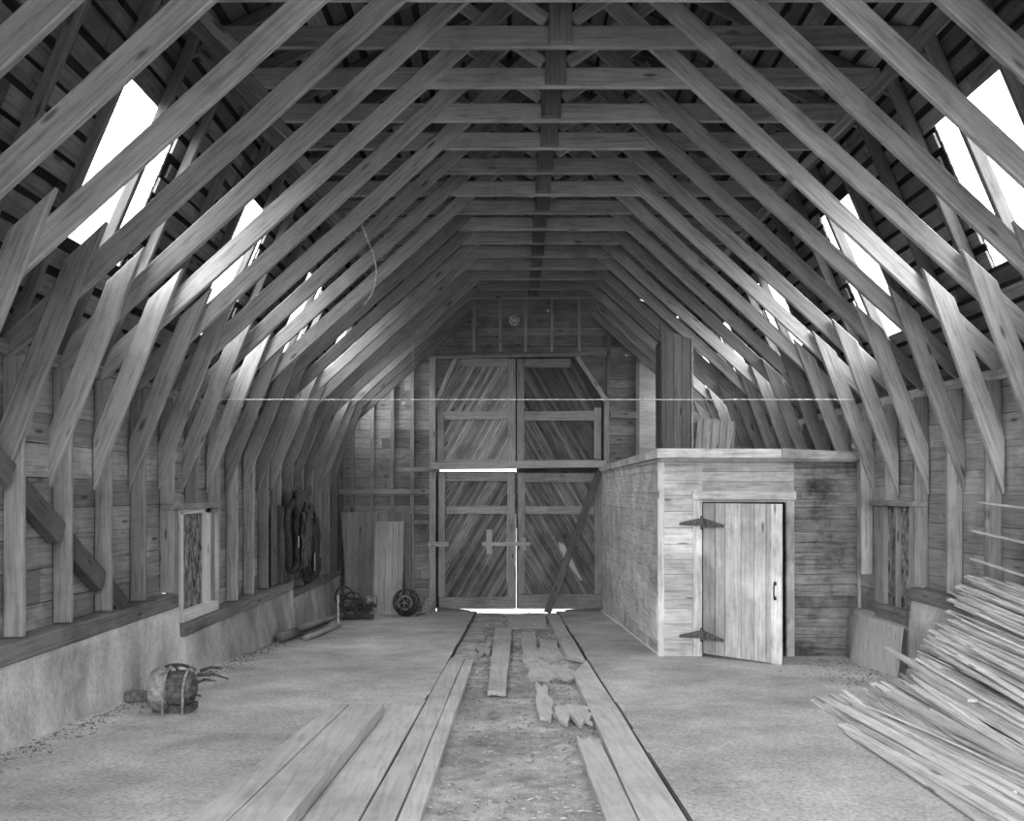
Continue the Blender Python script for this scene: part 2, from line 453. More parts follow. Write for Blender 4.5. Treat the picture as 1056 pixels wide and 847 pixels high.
# foundations with sloping, uneven concrete faces
def foundation(name,sg,x_top,x_bot,y0,y1,ztop,label,seed):
    vs=[];fs=[];nu=int((y1-y0)/.08);nv=10
    xb=(-3.75 if sg<0 else 4.35)
    for i in range(nu+1):
        y=y0+(y1-y0)*i/nu
        for k in range(nv+1):
            t=k/nv; z=ztop+(fz(y)-.03-ztop)*t; x=x_top+(x_bot-x_top)*t
            d=noise.noise(V((seed,y*1.3,z*2)))*.035+noise.noise(V((seed,y*5,z*6)))*.012
            if k==0: z+=noise.noise(V((seed,y*3,3)))*.012
            vs.append((x-sg*d if 0<i<nu else x,y,z))
        vs.append((xb,y,ztop+noise.noise(V((seed,y*3,3)))*.006))
    m=nv+2
    for i in range(nu):
        for k in range(nv): 
            a=i*m+k; f=[a,a+1,a+m+1,a+m]; fs.append(f if sg>0 else f[::-1])
        a=i*m; b=i*m+m-1; f=[a,a+m,b+m,b]; fs.append(f if sg>0 else f[::-1])
    for i in (0,nu): fs.append([i*m+k for k in range(nv+1)]+[i*m+m-1])
    mb=MB(); mb.add(vs,fs,V((0,1,0)),V((0,0,1)),V((1,0,0)),1,True)
    o=mb.build(name,'concrete'); struct(o,label,'foundation')
    return o
foundation('wall_left',-1,-3.27,-3.24,Y0-.1,7.95,-1.12,'pale concrete foundation wall nearest the camera on the left',1.0)
foundation('wall_left',-1,-3.24,-3.20,7.95,11.95,-1.42,'pale concrete foundation wall below and beyond the left window',2.0)
foundation('wall_left',-1,-3.34,-3.30,11.95,YB,-1.59,'lower concrete foundation at the far end of the left wall',3.0)
foundation('wall_right',1,3.86,3.82,Y0-.1,7.95,-1.05,'concrete foundation wall on the right behind the heap of laths',4.0)
foundation('wall_right',1,3.90,3.88,7.95,YB,-1.34,'lower concrete foundation below the right window',5.0)
def sill(x0,x1,y0,y1,z0,z1,label):
    mb=MB(); mb.prism([(x0,y0,z0),(x1,y0,z0),(x1,y1,z0),(x0,y1,z0)],(0,0,z1-z0),V((0,1,0)))
    return tag(mb.build('sill_beam','sill',bevel=.01),label,'beam')
sill(-3.46,-3.26,Y0,7.93,-1.118,-.985,'heavy grey sill timber on the near left foundation')
sill(-3.46,-3.22,7.98,11.9,-1.417,-1.305,'sill timber running on from beneath the left window')
sill(-3.46,-3.30,12.0,15.75,-1.586,-1.475,'lowest sill timber at the far end of the left wall')
sill(3.85,4.04,Y0,7.95,-1.048,-.925,'sill timber on the right foundation behind the laths')

# ---------------------------------------------------------------- windows
def window(num,sg,x,win,label):
    y0,y1,z0,z1=win
    t=thing('window_%d'%num,label,'window',(x,(y0+y1)/2,z0)); t['kind']='structure'
    mt='white' if sg<0 else 'frame'
    fw=.07
    xi,xo=(x,x+sg*.06)
    def fr(a,b,c,d,nm,mat,xx=(xi,xo)):
        mb=MB(); l=V((0,1,0)) if b-a>d-c else V((0,0,1))
        mb.prism([(xx[0],a,c),(xx[0],b,c),(xx[0],b,d),(xx[0],a,d)],(xx[1]-xx[0],0,0),l); return mb.build(nm,mat,t,bevel=.004)
    if sg<0:
        fr(y0,y0+.17,z0,z1,'sash_board','frame',(x+sg*.02,x+sg*.07))
        fr(y0+.17,y0+.24,z0+.02,z1-.03,'mullion',mt); fr(y1-.27,y1-.12,z0,z1,'jamb',mt); fr(y1-.12,y1,z0,z1,'jamb','frame')
        fr(y0+.1,y1-.05,z0-.03,z0+.07,'window_sill',mt,(x-sg*.06,x+sg*.05)); fr(y0+.15,y1-.1,z1-.05,z1,'head_rail',mt)
    else:
        fr(y0,y0+.09,z0,z1,'jamb',mt); fr(y1-.22,y1,z0,z1,'jamb',mt); fr(y0+.34,y0+.39,z0,z1,'mullion',mt)
        fr(y0,y1,z0-.04,z0+.02,'window_sill','sill',(x-sg*.03,x+sg*.05)); fr(y0,y1,z0-.2,z0-.045,'apron_board','frame')
    fr(y0,y1,z0,z1,'panel','bark',(x+sg*.045,x+sg*.08))
    o=MB(); o.prism([(x-sg*.05,y0-.1,z1),(x-sg*.05,y1+.05,z1),(x+sg*.09,y1+.05,z1),(x+sg*.09,y0-.1,z1)],(0,0,.06),V((0,1,0))); o.build('lintel','frame',t,bevel=.005)
    return t
window(1,-1,XL-.02,WL,'narrow window with white frame and mullion in the left wall')
window(2,1,XR+.02,WR,'unpainted window with peeling panels in the right wall beyond the laths')
mb=MB()
a=[V((3.74,7.97,fz(7.97)+.005)),V((3.68,8.96,fz(8.96)+.005)),V((3.81,8.99,-1.345)),V((3.81,8.0,-1.335))]
mb.prism(a,V((.02,0,.006)),V((0,0,1)))
tag(mb.build('plywood_sheet','pale'),'pale wooden sheet leaning against the foundation below the right window','board')

# ---------------------------------------------------------------- gable wall
def gx(x): return (x-530)/52.83
def gzz(y): return (508-y)/52.83
mb=MB(); G=XZ(YB); nb=V((0,1,0)); rg=random.Random(31)
DL,DR=-1.56,1.75; DT=2.64
def gab(poly): planks(mb,poly,G,nb,0,.19,.006,.02,(.7,1.3),.004,seg=2.6,rg=rg,bow=.003)
gab([(EL[0],-2.4),(DL,-2.4),(DL,DT),(-2.80,DT),(EL[0],1.03)])
gab([(DR,-2.4),(ER[0],-2.4),(ER[0],1.03),(3.49,DT),(DR,DT)])
gab([(-2.80,DT),(3.49,DT),BKR,RG,BK])
gab([(DL,1.62),(-1.10,DT),(DL,DT)]); gab([(DR,1.75),(DR,DT),(1.20,DT)])
for poly in ([(EL[0]-.1,-2.6),(DL,-2.6),(DL,DT),(-2.80,DT),(EL[0],1.03)],[(DR,-2.6),(ER[0]+.1,-2.6),(ER[0],1.03),(3.49,DT),(DR,DT)],[(-2.80,DT),(3.49,DT),BKR,RG,BK],[(DL,1.62),(-1.10,DT),(DL,DT)],[(DR,1.75),(DR,DT),(1.20,DT)]):
    mb.prism([(x,YB+.03,z) for x,z in poly],(0,.01,0),V((1,0,0)),.3)
struct(mb.build('wall_back','gable'),'horizontal board gable wall around the big double doors','wall')
def gstud(x,z0,z1,w=.07,lab='',mat='frame',d=.08):
    mb=MB(); mb.prism([(x-w/2,YB-d,z0),(x+w/2,YB-d,z0),(x+w/2,YB-.006,z0),(x-w/2,YB-.006,z0)],(0,0,z1-z0),V((0,0,1)))
    return tag(mb.build('wall_stud',mat),lab,'post')
fb=fz(YB)
for i,(px,zt) in enumerate(((352,1.1),(364,1.6),(384.5,2.0),(405,2.35),(425.6,2.7))):
    gstud(gx(px),fb if i<4 else fb,zt,.07,'slim stud on the gable wall left of the big doors, %s from the corner'%ORD[i+1])
for i,(px) in enumerate((489,516,542,569,597)):
    gstud(gx(px),DT+.09,3.9,.06,'short stud above the big doors on the gable, %s from the left'%ORD[i+1],'pale')
gstud(gx(627),1.9,3.6,.06,'stud right of the upper doors running up into the gable')
gstud(gx(657),.45,3.2,.07,'stud on the gable wall just left of the tall chute above the granary')
gstud(gx(446.5),fb,2.62,.12,'full-height door post left of the big doors',d=.12)
def grail(x0,x1,y0,y1,lab,mat='frame',d=.07,off=.09):
    mb=MB(); mb.prism([(gx(x0),YB-off-d,gzz(y1)),(gx(x1),YB-off-d,gzz(y1)),(gx(x1),YB-off-d,gzz(y0)),(gx(x0),YB-off-d,gzz(y0))],(0,d,0),V((1,0,0)))
    return tag(mb.build('wall_rail',mat,bevel=.005),lab,'board')
grail(351,443,504.5,510,'long horizontal rail nailed across the left gable studs',d=.03)
grail(410,454,482,487,'short rail left of the door header',d=.03,off=.125)
grail(426,443,536,541,'short rail under the long one beside the left door post',d=.03)
grail(629,658,425,432,'short rail right of the upper doors',d=.04,off=.05)

# ---------------------------------------------------------------- the big doors
def diag_leaf(num,poly,x0,x1,z0,z1,ang,label,rails,stiles,tone,tint=1.0,extra=None):
    """door leaf: diagonal boards plus rails and stiles; poly is its outline"""
    t=thing('door_%d'%num,label,'door',((x0+x1)/2,YB,z0)); t['kind']='structure'
    mb=MB(); rg=random.Random(40+num)
    planks(mb,poly,XZ(YB+.0),V((0,1,0)),ang,.062,.004,.025,tone,.006,rg=rg,bow=.001)
    mb.build('diagonal_boards','door',t)
    cx=(x0+x1)/2; mb=MB(); bk=[(x+((.03 if num==3 else .0) if abs(x-XC)<.04 else (.09 if x>cx else -.09)), z+(.09 if z>z0+.3 else -.09)) for x,z in poly]
    if num==1: bk=[(-1.62,zb),(XC-.008,zb),(XC-.008,.405),(-1.62,.405)]
    if num==2: bk=[(XC+.008,zb),(1.86,zb),(1.86,.6),(XC+.008,.6)]
    mb.prism([(x,YB+.035,z) for x,z in bk],(0,.008,0),V((1,0,0)),.4); mb.build('backing_boards','door',t)  # unseen panel added to close the light gaps around the leaf
    for (a,b,c,d) in rails:
        mb=MB(); mb.prism([(a,YB-.045,c),(b,YB-.045,c+R.uniform(-.015,.015)),(b,YB-.045,d+R.uniform(-.01,.01)),(a,YB-.045,d)],(0,.036,0),V((1,0,0)),tint); mb.build('rail','doorframe',t,bevel=.004)
    for (a,b,c,d) in stiles:
        mb=MB(); mb.prism([(a,YB-.05,c),(b,YB-.05,c),(b,YB-.05,d),(a,YB-.05,d)],(0,.042,0),V((0,0,1)),tint); mb.build('stile','doorframe',t,bevel=.004)
    return t
XC=.045
zb=fb+.05
# lower leaves
diag_leaf(1,[(-1.46,zb),(XC-.008,zb-.0),(XC-.008,.385),(-1.46,.385)],-1.46,XC,zb,.385,math.radians(60),'lower left leaf of the big doors, boards rising to the right',
  [(-1.32,-.13,.22,.375),(-1.32,-.13,-.42,-.27),(-1.46,XC-.03,zb,zb+.22)],[(-1.47,-1.34,zb+.23,.385),(-.13,XC-.03,zb+.23,.385)],(.55,1.35))
diag_leaf(2,[(XC+.008,zb),(1.72,zb),(1.72,.385),(XC+.008,.385)],XC,1.72,zb,.385,math.radians(120),'lower right leaf of the big doors, boards rising to the left',
  [(.22,1.56,.20,.375),(.22,1.56,-.42,-.27),(XC+.035,1.70,zb,zb+.28)],[(XC+.035,.21,zb+.29,.385),(1.57,1.70,zb+.29,.385)],(.7,1.35),1.0)
# upper leaves, corners cut off; left one's bright light put into its tone
UL=[(-1.50,.60),(XC-.01,.60),(XC-.01,2.60),(-1.12,2.60),(-1.50,1.70)]
UR=[(XC+.01,.60),(1.70,.60),(1.70,1.80),(1.20,2.60),(XC+.01,2.60)]
diag_leaf(3,UL,-1.5,XC,.6,2.6,math.radians(60),'upper left hatch leaf above the big doors, pale boards and a cut corner',
  [(-1.36,-.12,1.42,1.58),(-1.5,-.12,.60,.64),(-1.0,-.12,2.45,2.6)],[(-1.5,-1.36,.65,1.65),(-.11,XC-.015,.60,2.6)],(1.0,2.1),1.15)
diag_leaf(4,UR,XC,1.7,.6,2.6,math.radians(120),'upper right hatch leaf above the big doors, dark boards and a cut corner',
  [(.21,1.56,1.40,1.58),(.21,1.1,2.44,2.6),(.21,1.7,.60,.64)],[(XC+.015,.2,.60,2.6),(1.56,1.70,.65,1.65)],(.45,1.0),1.0)
def slant(name,a,b,w,lab,mat='frame',y=YB-.03,d=.05):
    mb=MB(); mb.bar((a[0],y-d/2,a[1]),(b[0],y-d/2,b[1]),w,d,(1,0,.001) if abs(b[0]-a[0])<abs(b[1]-a[1]) else (0,0,1)); return tag(mb.build(name,mat,bevel=.004),lab,'board')
slant('door_trim',(-1.58,1.60),(-1.13,2.62),.085,'slanting trim board over the cut corner of the upper left hatch leaf','pale')
slant('door_trim',(1.80,1.78),(1.22,2.64),.085,'slanting trim board over the cut corner of the upper right hatch leaf','pale')
slant('door_trim',(1.80,fb+.02),(1.80,1.76),.10,'upright trim board down the right side of the big doors')
slant('door_trim',(-2.7,2.60),(2.9,2.72),.07,'long pale head trim across the gable above the upper hatch')
# header between doors
mb=MB(); mb.prism([(gx(415),YB-.2,.44),(gx(622),YB-.2,.47),(gx(622),YB-.2,.60),(gx(415),YB-.2,.555)][0:0] or [(-1.62,YB-.19,.445),(1.80,YB-.19,.485),(1.80,YB-.19,.62),(-1.62,YB-.19,.585)],(0,.135,0),V((1,0,0)))
tag(mb.build('header_beam','pale',bevel=.006),'pale header beam between the lower doors and the upper hatch','beam')
for a,b,lab in ((-1.5,-.86,'left'),(1.0,1.76,'right')):
    mb=MB(); mb.prism([(a,YB-.06,fb-.02),(b,YB-.06,fb-.02),(b,YB-.06,fb+(.012 if a<0 else .08)),(a,YB-.06,fb+(.09 if a<0 else .02))],(0,.16,0),V((1,0,0)))
    tag(mb.build('door_sill','sill'),'dark tapered sill piece under the %s lower door'%lab,'board')  # wedges added to close the bright gap at both sides
mb=MB(); mb.prism([(XC-.05,YB+.045,-.7),(XC+.05,YB+.045,-.7),(XC+.05,YB+.045,.39),(XC-.05,YB+.045,.39)],(0,.02,0),V((0,0,1))); tag(mb.build('door_batten','door'),'cover strip closing the upper half of the joint between the lower doors','board')
# pale wall patch
mb=MB(); planks(mb,[(gx(659),.42),(gx(682),.42),(gx(682),2.2),(gx(659),2.75)],XZ(YB-.03),V((0,1,0)),0,.24,.006,.02,(.8,1.2),.002); tag(mb.build('board_patch','pale'),'pale boards on the gable between a stud and the tall chute','board')
# latch bar
t=thing('door_bar','wooden latch bar across the meeting edges of the lower doors','bar',(XC,YB-.1,-1.05))
mb=MB(); mb.bar((-.62,YB-.085,-1.0),(.32,YB-.085,-1.0),.06,.07,(0,1,0)); mb.build('bar','pale',t)
mb=MB(); mb.bar((-.48,YB-.10,-1.2),(-.48,YB-.10,-.72),.04,.11,(0,1,0)); mb.build('keeper','pale',t)
mb=MB(); mb.bar((.20,YB-.10,-1.12),(.20,YB-.10,-.88),.04,.07,(0,1,0)); mb.build('keeper','pale',t)
for x in (-.13,.02):
    mb=MB(); mb.bar((x,YB-.08,-1.75 if x<0 else -1.45),(x+.01,YB-.08,-.42),.04,.035,(0,1,0)); tag(mb.build('door_batten','pale'),'thin vertical batten %s the meeting edges of the lower doors'%('left of' if x<0 else 'over'),'board')
mb=MB(); mb.bar((-1.66,YB-.16,-1.0),(-1.26,YB-.16,-1.0),.04,.09,(0,1,0)); tag(mb.build('door_cleat','pale'),'short pale wooden cleat on the left edge of the lower left door','board')
# prop leaning across the right leaf
mb=MB(); mb.bar((.62,YB-.75,fz(YB-.75)+.03),(1.66,YB-.22,.42),.05,.13,(0,1,0)); tag(mb.build('door_prop','dark'),'dark timber prop leaning diagonally across the lower right door','board')
mb=MB(); mb.prism([(.86,YB-.12,-.95),(.98,YB-.12,-1.02),(1.34,YB-.09,-1.72),(1.28,YB-.09,-1.70),(.90,YB-.12,-1.18)],(0,.02,0),V((.4,0,-1))); tag(mb.build('pale_splinter','white'),'pale pointed sliver of board stuck behind the leaning prop','board')

# ---------------------------------------------------------------- granary box with its door
BX0,BX1,BY0,BY1=1.70,4.03,9.50,YB-.03
ZT=.40
def bf(y): return fz(y)
t=thing('granary','whitewashed board granary room standing along the right wall','shed',(2.9,9.5,fz(9.5)))
f=XZ(BY0); rg=random.Random(61)
D0,D1,DZT=2.195,3.165,-.115
zb0=fz(BY0)
def bpl(poly,to3,nrm,name,mat,tone,w=.2,seg=None,ang=0):
    mb=MB(); planks(mb,poly,to3,nrm,ang,w,.004,.022,tone,.002,seg=seg,rg=rg,bow=.001)
    return mb.build(name,mat,t)
bpl([(BX0,zb0),(D0,zb0),(D0,ZT),(BX0,ZT)],f,V((0,1,0)),'front_boards','box',(.85,1.1))
bpl([(D0,DZT),(D1+.1,DZT),(D1+.1,ZT),(D0,ZT)],f,V((0,1,0)),'front_boards','box',(.65,1.05),.13)
bpl([(D1,zb0-.05),(BX1+.05,zb0-.05),(BX1+.05,DZT),(D1,DZT)],f,V((0,1,0)),'front_boards','boxdark',(.8,1.2),.13)
bpl([(D1+.1,DZT),(BX1+.05,DZT),(BX1+.05,ZT),(D1+.1,ZT)],f,V((0,1,0)),'front_boards','boxdark',(.8,1.3),.13)
# left side wall
bpl([(BY0,zb0),(BY1,fz(BY1)),(BY1,ZT),(BY0,ZT)],YZ(BX0),V((1,0,0)),'side_boards','box',(.85,1.12),.24,3.0)
mb=MB(); mb.box(BX0+.03,BX1,BY0+.03,BY1,ZT-.02,ZT+.02); mb.build('lid','dark',t)
mb=MB(); mb.box(BX0+.1,BX1,BY0+1.3,BY0+1.32,zb0-.1,ZT-.03,tone=.2); mb.build('inner_partition','shingle',t)
def bar2(name,x0,x1,z0,z1,y0=BY0-.028,y1=BY0-.002,mat='box',tone=1.0):
    mb=MB(); l=V((1,0,0)) if x1-x0>z1-z0 else V((0,0,1))
    mb.prism([(x0,y0,z0),(x1,y0,z0),(x1,y0,z1),(x0,y0,z1)],(0,y1-y0,0),l,tone); return mb.build(name,mat,t,bevel=.003)
mb=MB()
for a,b,tn in ((BX0-.04,3.1,1.1),(3.105,4.28,.75)):
    mb.prism([(a,BY0-.075,ZT+.0),(b,BY0-.075,ZT-.0-.03*(b>4)),(b,BY0-.075,ZT+.105-.05*(b>4)),(a,BY0-.075,ZT+.11)],(0,.11,0),V((1,0,0)),tn)
mb.build('fascia','box',t)
bar2('crown_strip',BX0,BX1+.05,ZT-.045,ZT-.002,BY0-.05,tone=.65)
mb=MB(); mb.prism([(BX0-.05,BY0-.03,ZT),(BX0-.05,BY1,ZT),(BX0-.05,BY1,ZT+.1),(BX0-.05,BY0-.03,ZT+.1)],(.09,0,0),V((0,1,0))); mb.build('fascia','box',t)
mb=MB(); mb.box(BX0-.02,BX0-.002,BY0,BY1,ZT-.05,ZT-.005,tone=.7); mb.build('crown_strip','box',t)
bar2('corner_board',BX0-.025,BX0+.05,zb0,ZT-.05,tone=1.05)
bar2('corner_board',BX1-.03,BX1+.06,zb0+.02,ZT-.05,tone=.75)
bar2('door_casing',D0-.11,D0-.005,zb0,DZT+.02,tone=1.1)
bar2('door_casing',D0-.12,D1+.12,DZT+.03,DZT+.13,tone=1.0)
bar2('door_casing',D1+.01,D1+.10,zb0,DZT+.02,tone=.8)
mb=MB(); mb.prism([(BX0-.012,BY0,fz(BY0)+.005),(BX0-.012,BY1,fz(BY1)+.005),(BX0-.012,BY1,fz(BY1)+.03),(BX0-.012,BY0,fz(BY0)+.03)],(.01,0,0),V((0,1,0)),1.4); mb.build('base_strip','white',t)
# patch boards on the side wall near the corner
mb=MB(); planks(mb,[(BY0+.1,-1.75),(BY0+1.6,-1.85),(BY0+1.9,-1.05),(BY0+.1,-1.22)],YZ(BX0-.02),V((1,0,0)),0,.22,.004,.016,(.95,1.15),.002,rg=rg); mb.build('patch_boards','box',t)
# door leaf ajar: hinge at (D0,BY0), swings towards the camera
hinge=V((D0,BY0-.035,0)); dirn=(V((2.875,8.83,0))-hinge).normalized(); dn=V((-dirn.y,dirn.x,0))  # dn points away from camera
W=.97; 
dt=bpl; mb=MB(); x=0
ws=[.16,.12,.2,.16,.14,.19-.005]; zl0,zl1=-1.865,-.125
for i,w in enumerate(ws):
    a=hinge+dirn*(x+.004); b=hinge+dirn*(x+w-.004); off=dn*R.uniform(-.002,.002)
    mb.prism([a+V((0,0,zl0))+off,b+V((0,0,zl0-R.uniform(0,.01)))+off,b+V((0,0,zl1))+off,a+V((0,0,zl1))+off],dn*.024,V((0,0,1)),(.62 if i==0 else R.uniform(.82,1.0))); x+=w
leaf=mb.build('door_leaf','box',t)
mb=MB(); a=hinge+dirn*(W-.12)-dn*.022; b=hinge+dirn*(W+.0)-dn*.022
mb.prism([a+V((0,0,zl0)),b+V((0,0,zl0)),b+V((0,0,zl1)),a+V((0,0,zl1))],dn*.02,V((0,0,1)),1.2); mb.build('edge_batten','box',leaf)
for z in (-.36,-1.66):
    mb=MB()
    # strap: two flared triangles, one on the wall, one on the leaf
    c=hinge+V((0,-.035,z))
    mb.prism([c+V((0,0,.07)),c+V((-.28,0,.01)),c+V((-.28,0,-.02)),c+V((0,0,-.03))],V((0,.005,0)),V((1,0,0)))
    c2=hinge-dn*.03+V((0,0,z))
    mb.prism([c2+V((0,0,.07)),c2+dirn*.29+V((0,0,-.01)),c2+dirn*.29+V((0,0,-.04)),c2+V((0,0,-.05))],-dn*.005,dirn)
    mb.tube([hinge-dn*.03+V((0,0,z-.07)),hinge-dn*.03+V((0,0,z+.09))],.014)
    mb.build('strap_hinge','hinge',leaf)
mb=MB(); c=hinge+dirn*(W-.075)-dn*.024+V((0,0,-1.07))
mb.tube([c+V((0,0,.08)),c+V((0,0,.08))-dn*.02,c+V((0,0,.04))-dn*.03,c+V((0,0,-.04))-dn*.03,c+V((0,0,-.08))-dn*.02,c+V((0,0,-.08))],.007)
mb.bar(c+V((0,0,.06)),c+V((0,0,.10)),.03,.006,tuple(dirn)); mb.bar(c-V((0,0,.06)),c-V((0,0,.10)),.03,.006,tuple(dirn))
mb.build('door_handle','black',leaf)
mb=MB(); 
for z in (-.4,-1.6): a=hinge+dn*.026+V((0,0,z)); mb.bar(a+dirn*.05,a+dirn*(W-.05),.02,.1,tuple(dn))
mb.build('back_ledge','frame',leaf)

# tall chute and crate on top of granary
t=thing('grain_chute','tall dark board chute standing on the near left corner of the granary roof','chute',(1.98,9.95,ZT+.02))
mb=MB(); planks(mb,[(1.80,ZT+.11),(2.14,ZT+.11),(2.14,1.86),(1.78,1.98)],XZ(9.85),V((0,1,0)),math.pi/2,.11,.004,.02,(.7,1.1),.002); mb.build('front_boards','dark',t)
mb=MB(); mb.box(2.145,2.17,9.84,10.2,ZT+.02,1.86,u=V((0,1,0))); mb.build('side_board','frame',t)
mb=MB(); mb.box(1.775,1.795,9.84,10.2,ZT+.02,1.84,u=V((0,1,0)),tone=.5); mb.build('side_board','dark',t)
mb=MB(); mb.box(1.80,2.14,10.18,10.2,ZT+.02,1.84,u=V((0,1,0)),tone=.5); mb.build('rear_board','dark',t)
t=thing('feed_crate','small upright crate of worn boards on the granary roof right of the chute','crate',(2.5,10.3,ZT+.02))
mb=MB(); planks(mb,[(2.24,ZT+.02),(2.66,ZT+.02),(2.74,.88),(2.28,.93)],XZ(10.1),V((0,1,0)),math.radians(86),.10,.005,.02,(.8,1.3),.003); mb.build('front_boards','gable',t)
for xx in (2.23,2.68):
    mb=MB(); mb.prism([(xx,10.09,ZT+.02),(xx+.02,10.09,ZT+.02),(xx+.07,10.09,.88),(xx+.05,10.09,.88)],(0,.35,0),V((0,0,1))); mb.build('side_board','gable',t)
mb=MB(); mb.box(2.25,2.7,10.42,10.44,ZT+.02,.86,u=V((0,0,1))); mb.build('rear_board','dark',t)
# rope hanging from the chute
mb=MB(); mb.tube([(1.72,9.6,2.0),(1.74,9.6,1.7),(1.75,9.62,1.25),(1.75,9.62,.8),(1.74,9.6,.53)],.007,6); tag(mb.build('hanging_rope','iron'),'dark rope hanging down beside the tall chute','rope')

# ---------------------------------------------------------------- floor
def floor_at(px,py):          # a point on the sloping floor seen at the given photo coordinates
    s=(py-560.9)/1.3135; y=840/s; return V(((px-530)/s,y,fz(y)))
def grid(x0,x1,y0,y1,stepx,stepy,zf,name,mat,label,cat,smooth=True):
    nx=max(1,int((x1-x0)/stepx)); ny=int((y1-y0)/stepy); vs=[];fs=[]
    for i in range(ny+1):
        for k in range(nx+1):
            x=x0+(x1-x0)*k/nx; y=y0+(y1-y0)*i/ny; vs.append((x,y,zf(x,y)))
    for i in range(ny):
        for k in range(nx): a=i*(nx+1)+k; fs.append([a,a+1,a+nx+2,a+nx+1])
    mb=MB(); mb.add(vs,fs,V((0,1,0)),V((1,0,0)),V((0,0,1)),1,smooth)
    return struct(mb.build(name,mat),label,cat)
sl=lambda sd:(lambda x,y: fz(y)+noise.noise(V((x*.8,y*.8,sd)))*.008)
def slab(x0,x1,name,label,sd):
    grid(x0,x1,.3,YB+.35,.1,.12,lambda x,y:fz(y)+noise.noise(V((x*.8,y*.8,sd)))*.006,name,'slab',label,'floor')
slab(-3.8,-.74,'floor','smooth pale floor on the left of the middle strip',1)
slab(.84,4.35,'floor','smooth pale floor on the right of the middle strip',2)
grid(-.76,.86,.3,YB+.35,.03,.045,lambda x,y:fz(y)-.045+noise.noise(V((x*2,y*2,0)))*.02+noise.noise(V((x*9,y*9,4)))*.012,'floor','dirt','rough dirt strip littered with chaff down the middle of the floor','floor')
for x,lab in ((-.74,'left'),(.84,'right')):
    mb=MB(); mb.prism([(x-.01,.3,fz(.3)-.1),(x+.01,.3,fz(.3)-.1),(x+.01,YB,fz(YB)-.1),(x-.01,YB,fz(YB)-.1)],(0,0,.1),V((0,1,0)),.5)
    o=mb.build('trim_%d'%(1 if x<0 else 2),'sill'); struct(o,'dark edge board along the %s side of the dirt strip'%lab,'trim')
def ragged(poly,th,lift,label,seed,name='floor_plank',mat='floorboard',rag=.02,tone=1.0,par=None):
    """flat board on the floor given as (x,y) corners; short ends are broken"""
    rg=random.Random(seed); a,b,c,d=[V(p) for p in poly]   # near-left, near-right, far-right, far-left
    pts=[a]+[a+(b-a)*i/5+V((0,rg.uniform(-1,1)*rag*3)) for i in range(1,5)]+[b]
    k=6
    for i in range(1,k): pts.append(b+(c-b)*i/k+V((rg.uniform(-1,1)*rag*.35,0)))
    pts.append(c)
    for i in range(1,5): pts.append(c+(d-c)*i/5+V((0,rg.uniform(-1,1)*rag*3)))
    pts.append(d)
    for i in range(1,k): pts.append(d+(a-d)*i/k+V((rg.uniform(-1,1)*rag*.35,0)))
    mb=MB(); mb.prism([(p.x,p.y,fz(p.y)+lift) for p in pts],(0,0,th),V((0,1,0)),tone)
    return tag(mb.build(name,mat,par),label,'plank')
L_=-.042
ragged([(-.725,.4),(-.565,.4),(-.565,9.35),(-.725,9.35)],.045,L_,'long floor plank at the left edge of the dirt strip',1)
ragged([(-.56,.4),(-.45,.4),(-.455,9.25),(-.56,9.3)],.04,L_,'narrower long floor plank right beside the leftmost one',2)
ragged([(.60,.4),(.83,.4),(.82,9.2),(.60,8.2)],.045,L_,'long floor plank at the right edge of the dirt strip',3)
ragged([(.49,.4),(.595,.4),(.57,5.5),(.43,5.6)],.04,L_,'short broken plank left of the long right-hand plank',4,rag=.05)
ragged([(.62,9.5),(.80,9.1),(.83,15.2),(.60,15.2)],.04,L_+.004,'far floor plank at the right edge near the big doors',5)
ragged([(-.235,7.2),(-.07,7.2),(-.03,12.6),(-.29,12.6)],.04,L_+.01,'loose plank lying in the middle of the dirt strip',6)
ragged([(.10,9.2),(.285,9.2),(.33,12.2),(.11,12.2)],.035,L_+.005,'loose plank right of the middle one on the dirt strip',7,rag=.05)
ragged([(.34,6.1),(.58,6.0),(.60,6.6),(.34,6.75)],.03,L_+.01,'short chunk of rotten plank beside the right-hand plank',8,rag=.07)
ragged([(.20,6.2),(.32,6.2),(.30,7.6),(.20,7.7)],.03,L_+.01,'small narrow plank piece left of the rotten chunk',9,rag=.06)
ragged([(.16,7.9),(.62,8.1),(.60,9.0),(.14,9.0)],.025,L_+.005,'crumbled wide plank remnant across the right half of the dirt strip',10,rag=.1)
ragged([(-.44,9.6),(-.30,9.8),(-.31,11.0),(-.5,11.0)],.02,L_+.01,'broken plank scrap left of the loose middle plank',11,rag=.08)
ragged([(-.1,12.9),(.55,12.9),(.55,14.9),(-.1,14.9)],.03,L_,'wide weathered plank lying before the big doors',12,rag=.05)
ragged([(.30,9.6),(.58,9.6),(.58,11.4),(.36,11.4)],.025,L_,'worn plank remnant beside the far right plank',13,rag=.08)
ragged([(-1.0,.6),(-.735,.6),(-.735,6.55),(-.985,6.6)],.014,.001,'flat floor plank between the thick beams and the dirt strip',14,rag=.004)
for i,(x0,x1,lab) in enumerate(((-1.475,-1.255,'left'),(-1.245,-1.0,'right'))):
    mb=MB(); yf=6.2
    mb.prism([(x0-.03,.8,fz(.8)+.002),(x1-.03,.8,fz(.8)+.002),(x1+.01*(i),yf,fz(yf)+.002),(x0+.09*(1-i)+.02*i*0,yf,fz(yf)+.002)],(0,0,.095),V((0,1,0)))
    tag(mb.build('thick_beam','floorboard',bevel=.006),'thick sawn beam lying on the floor in the left foreground, the %s one of the pair'%lab,'beam')
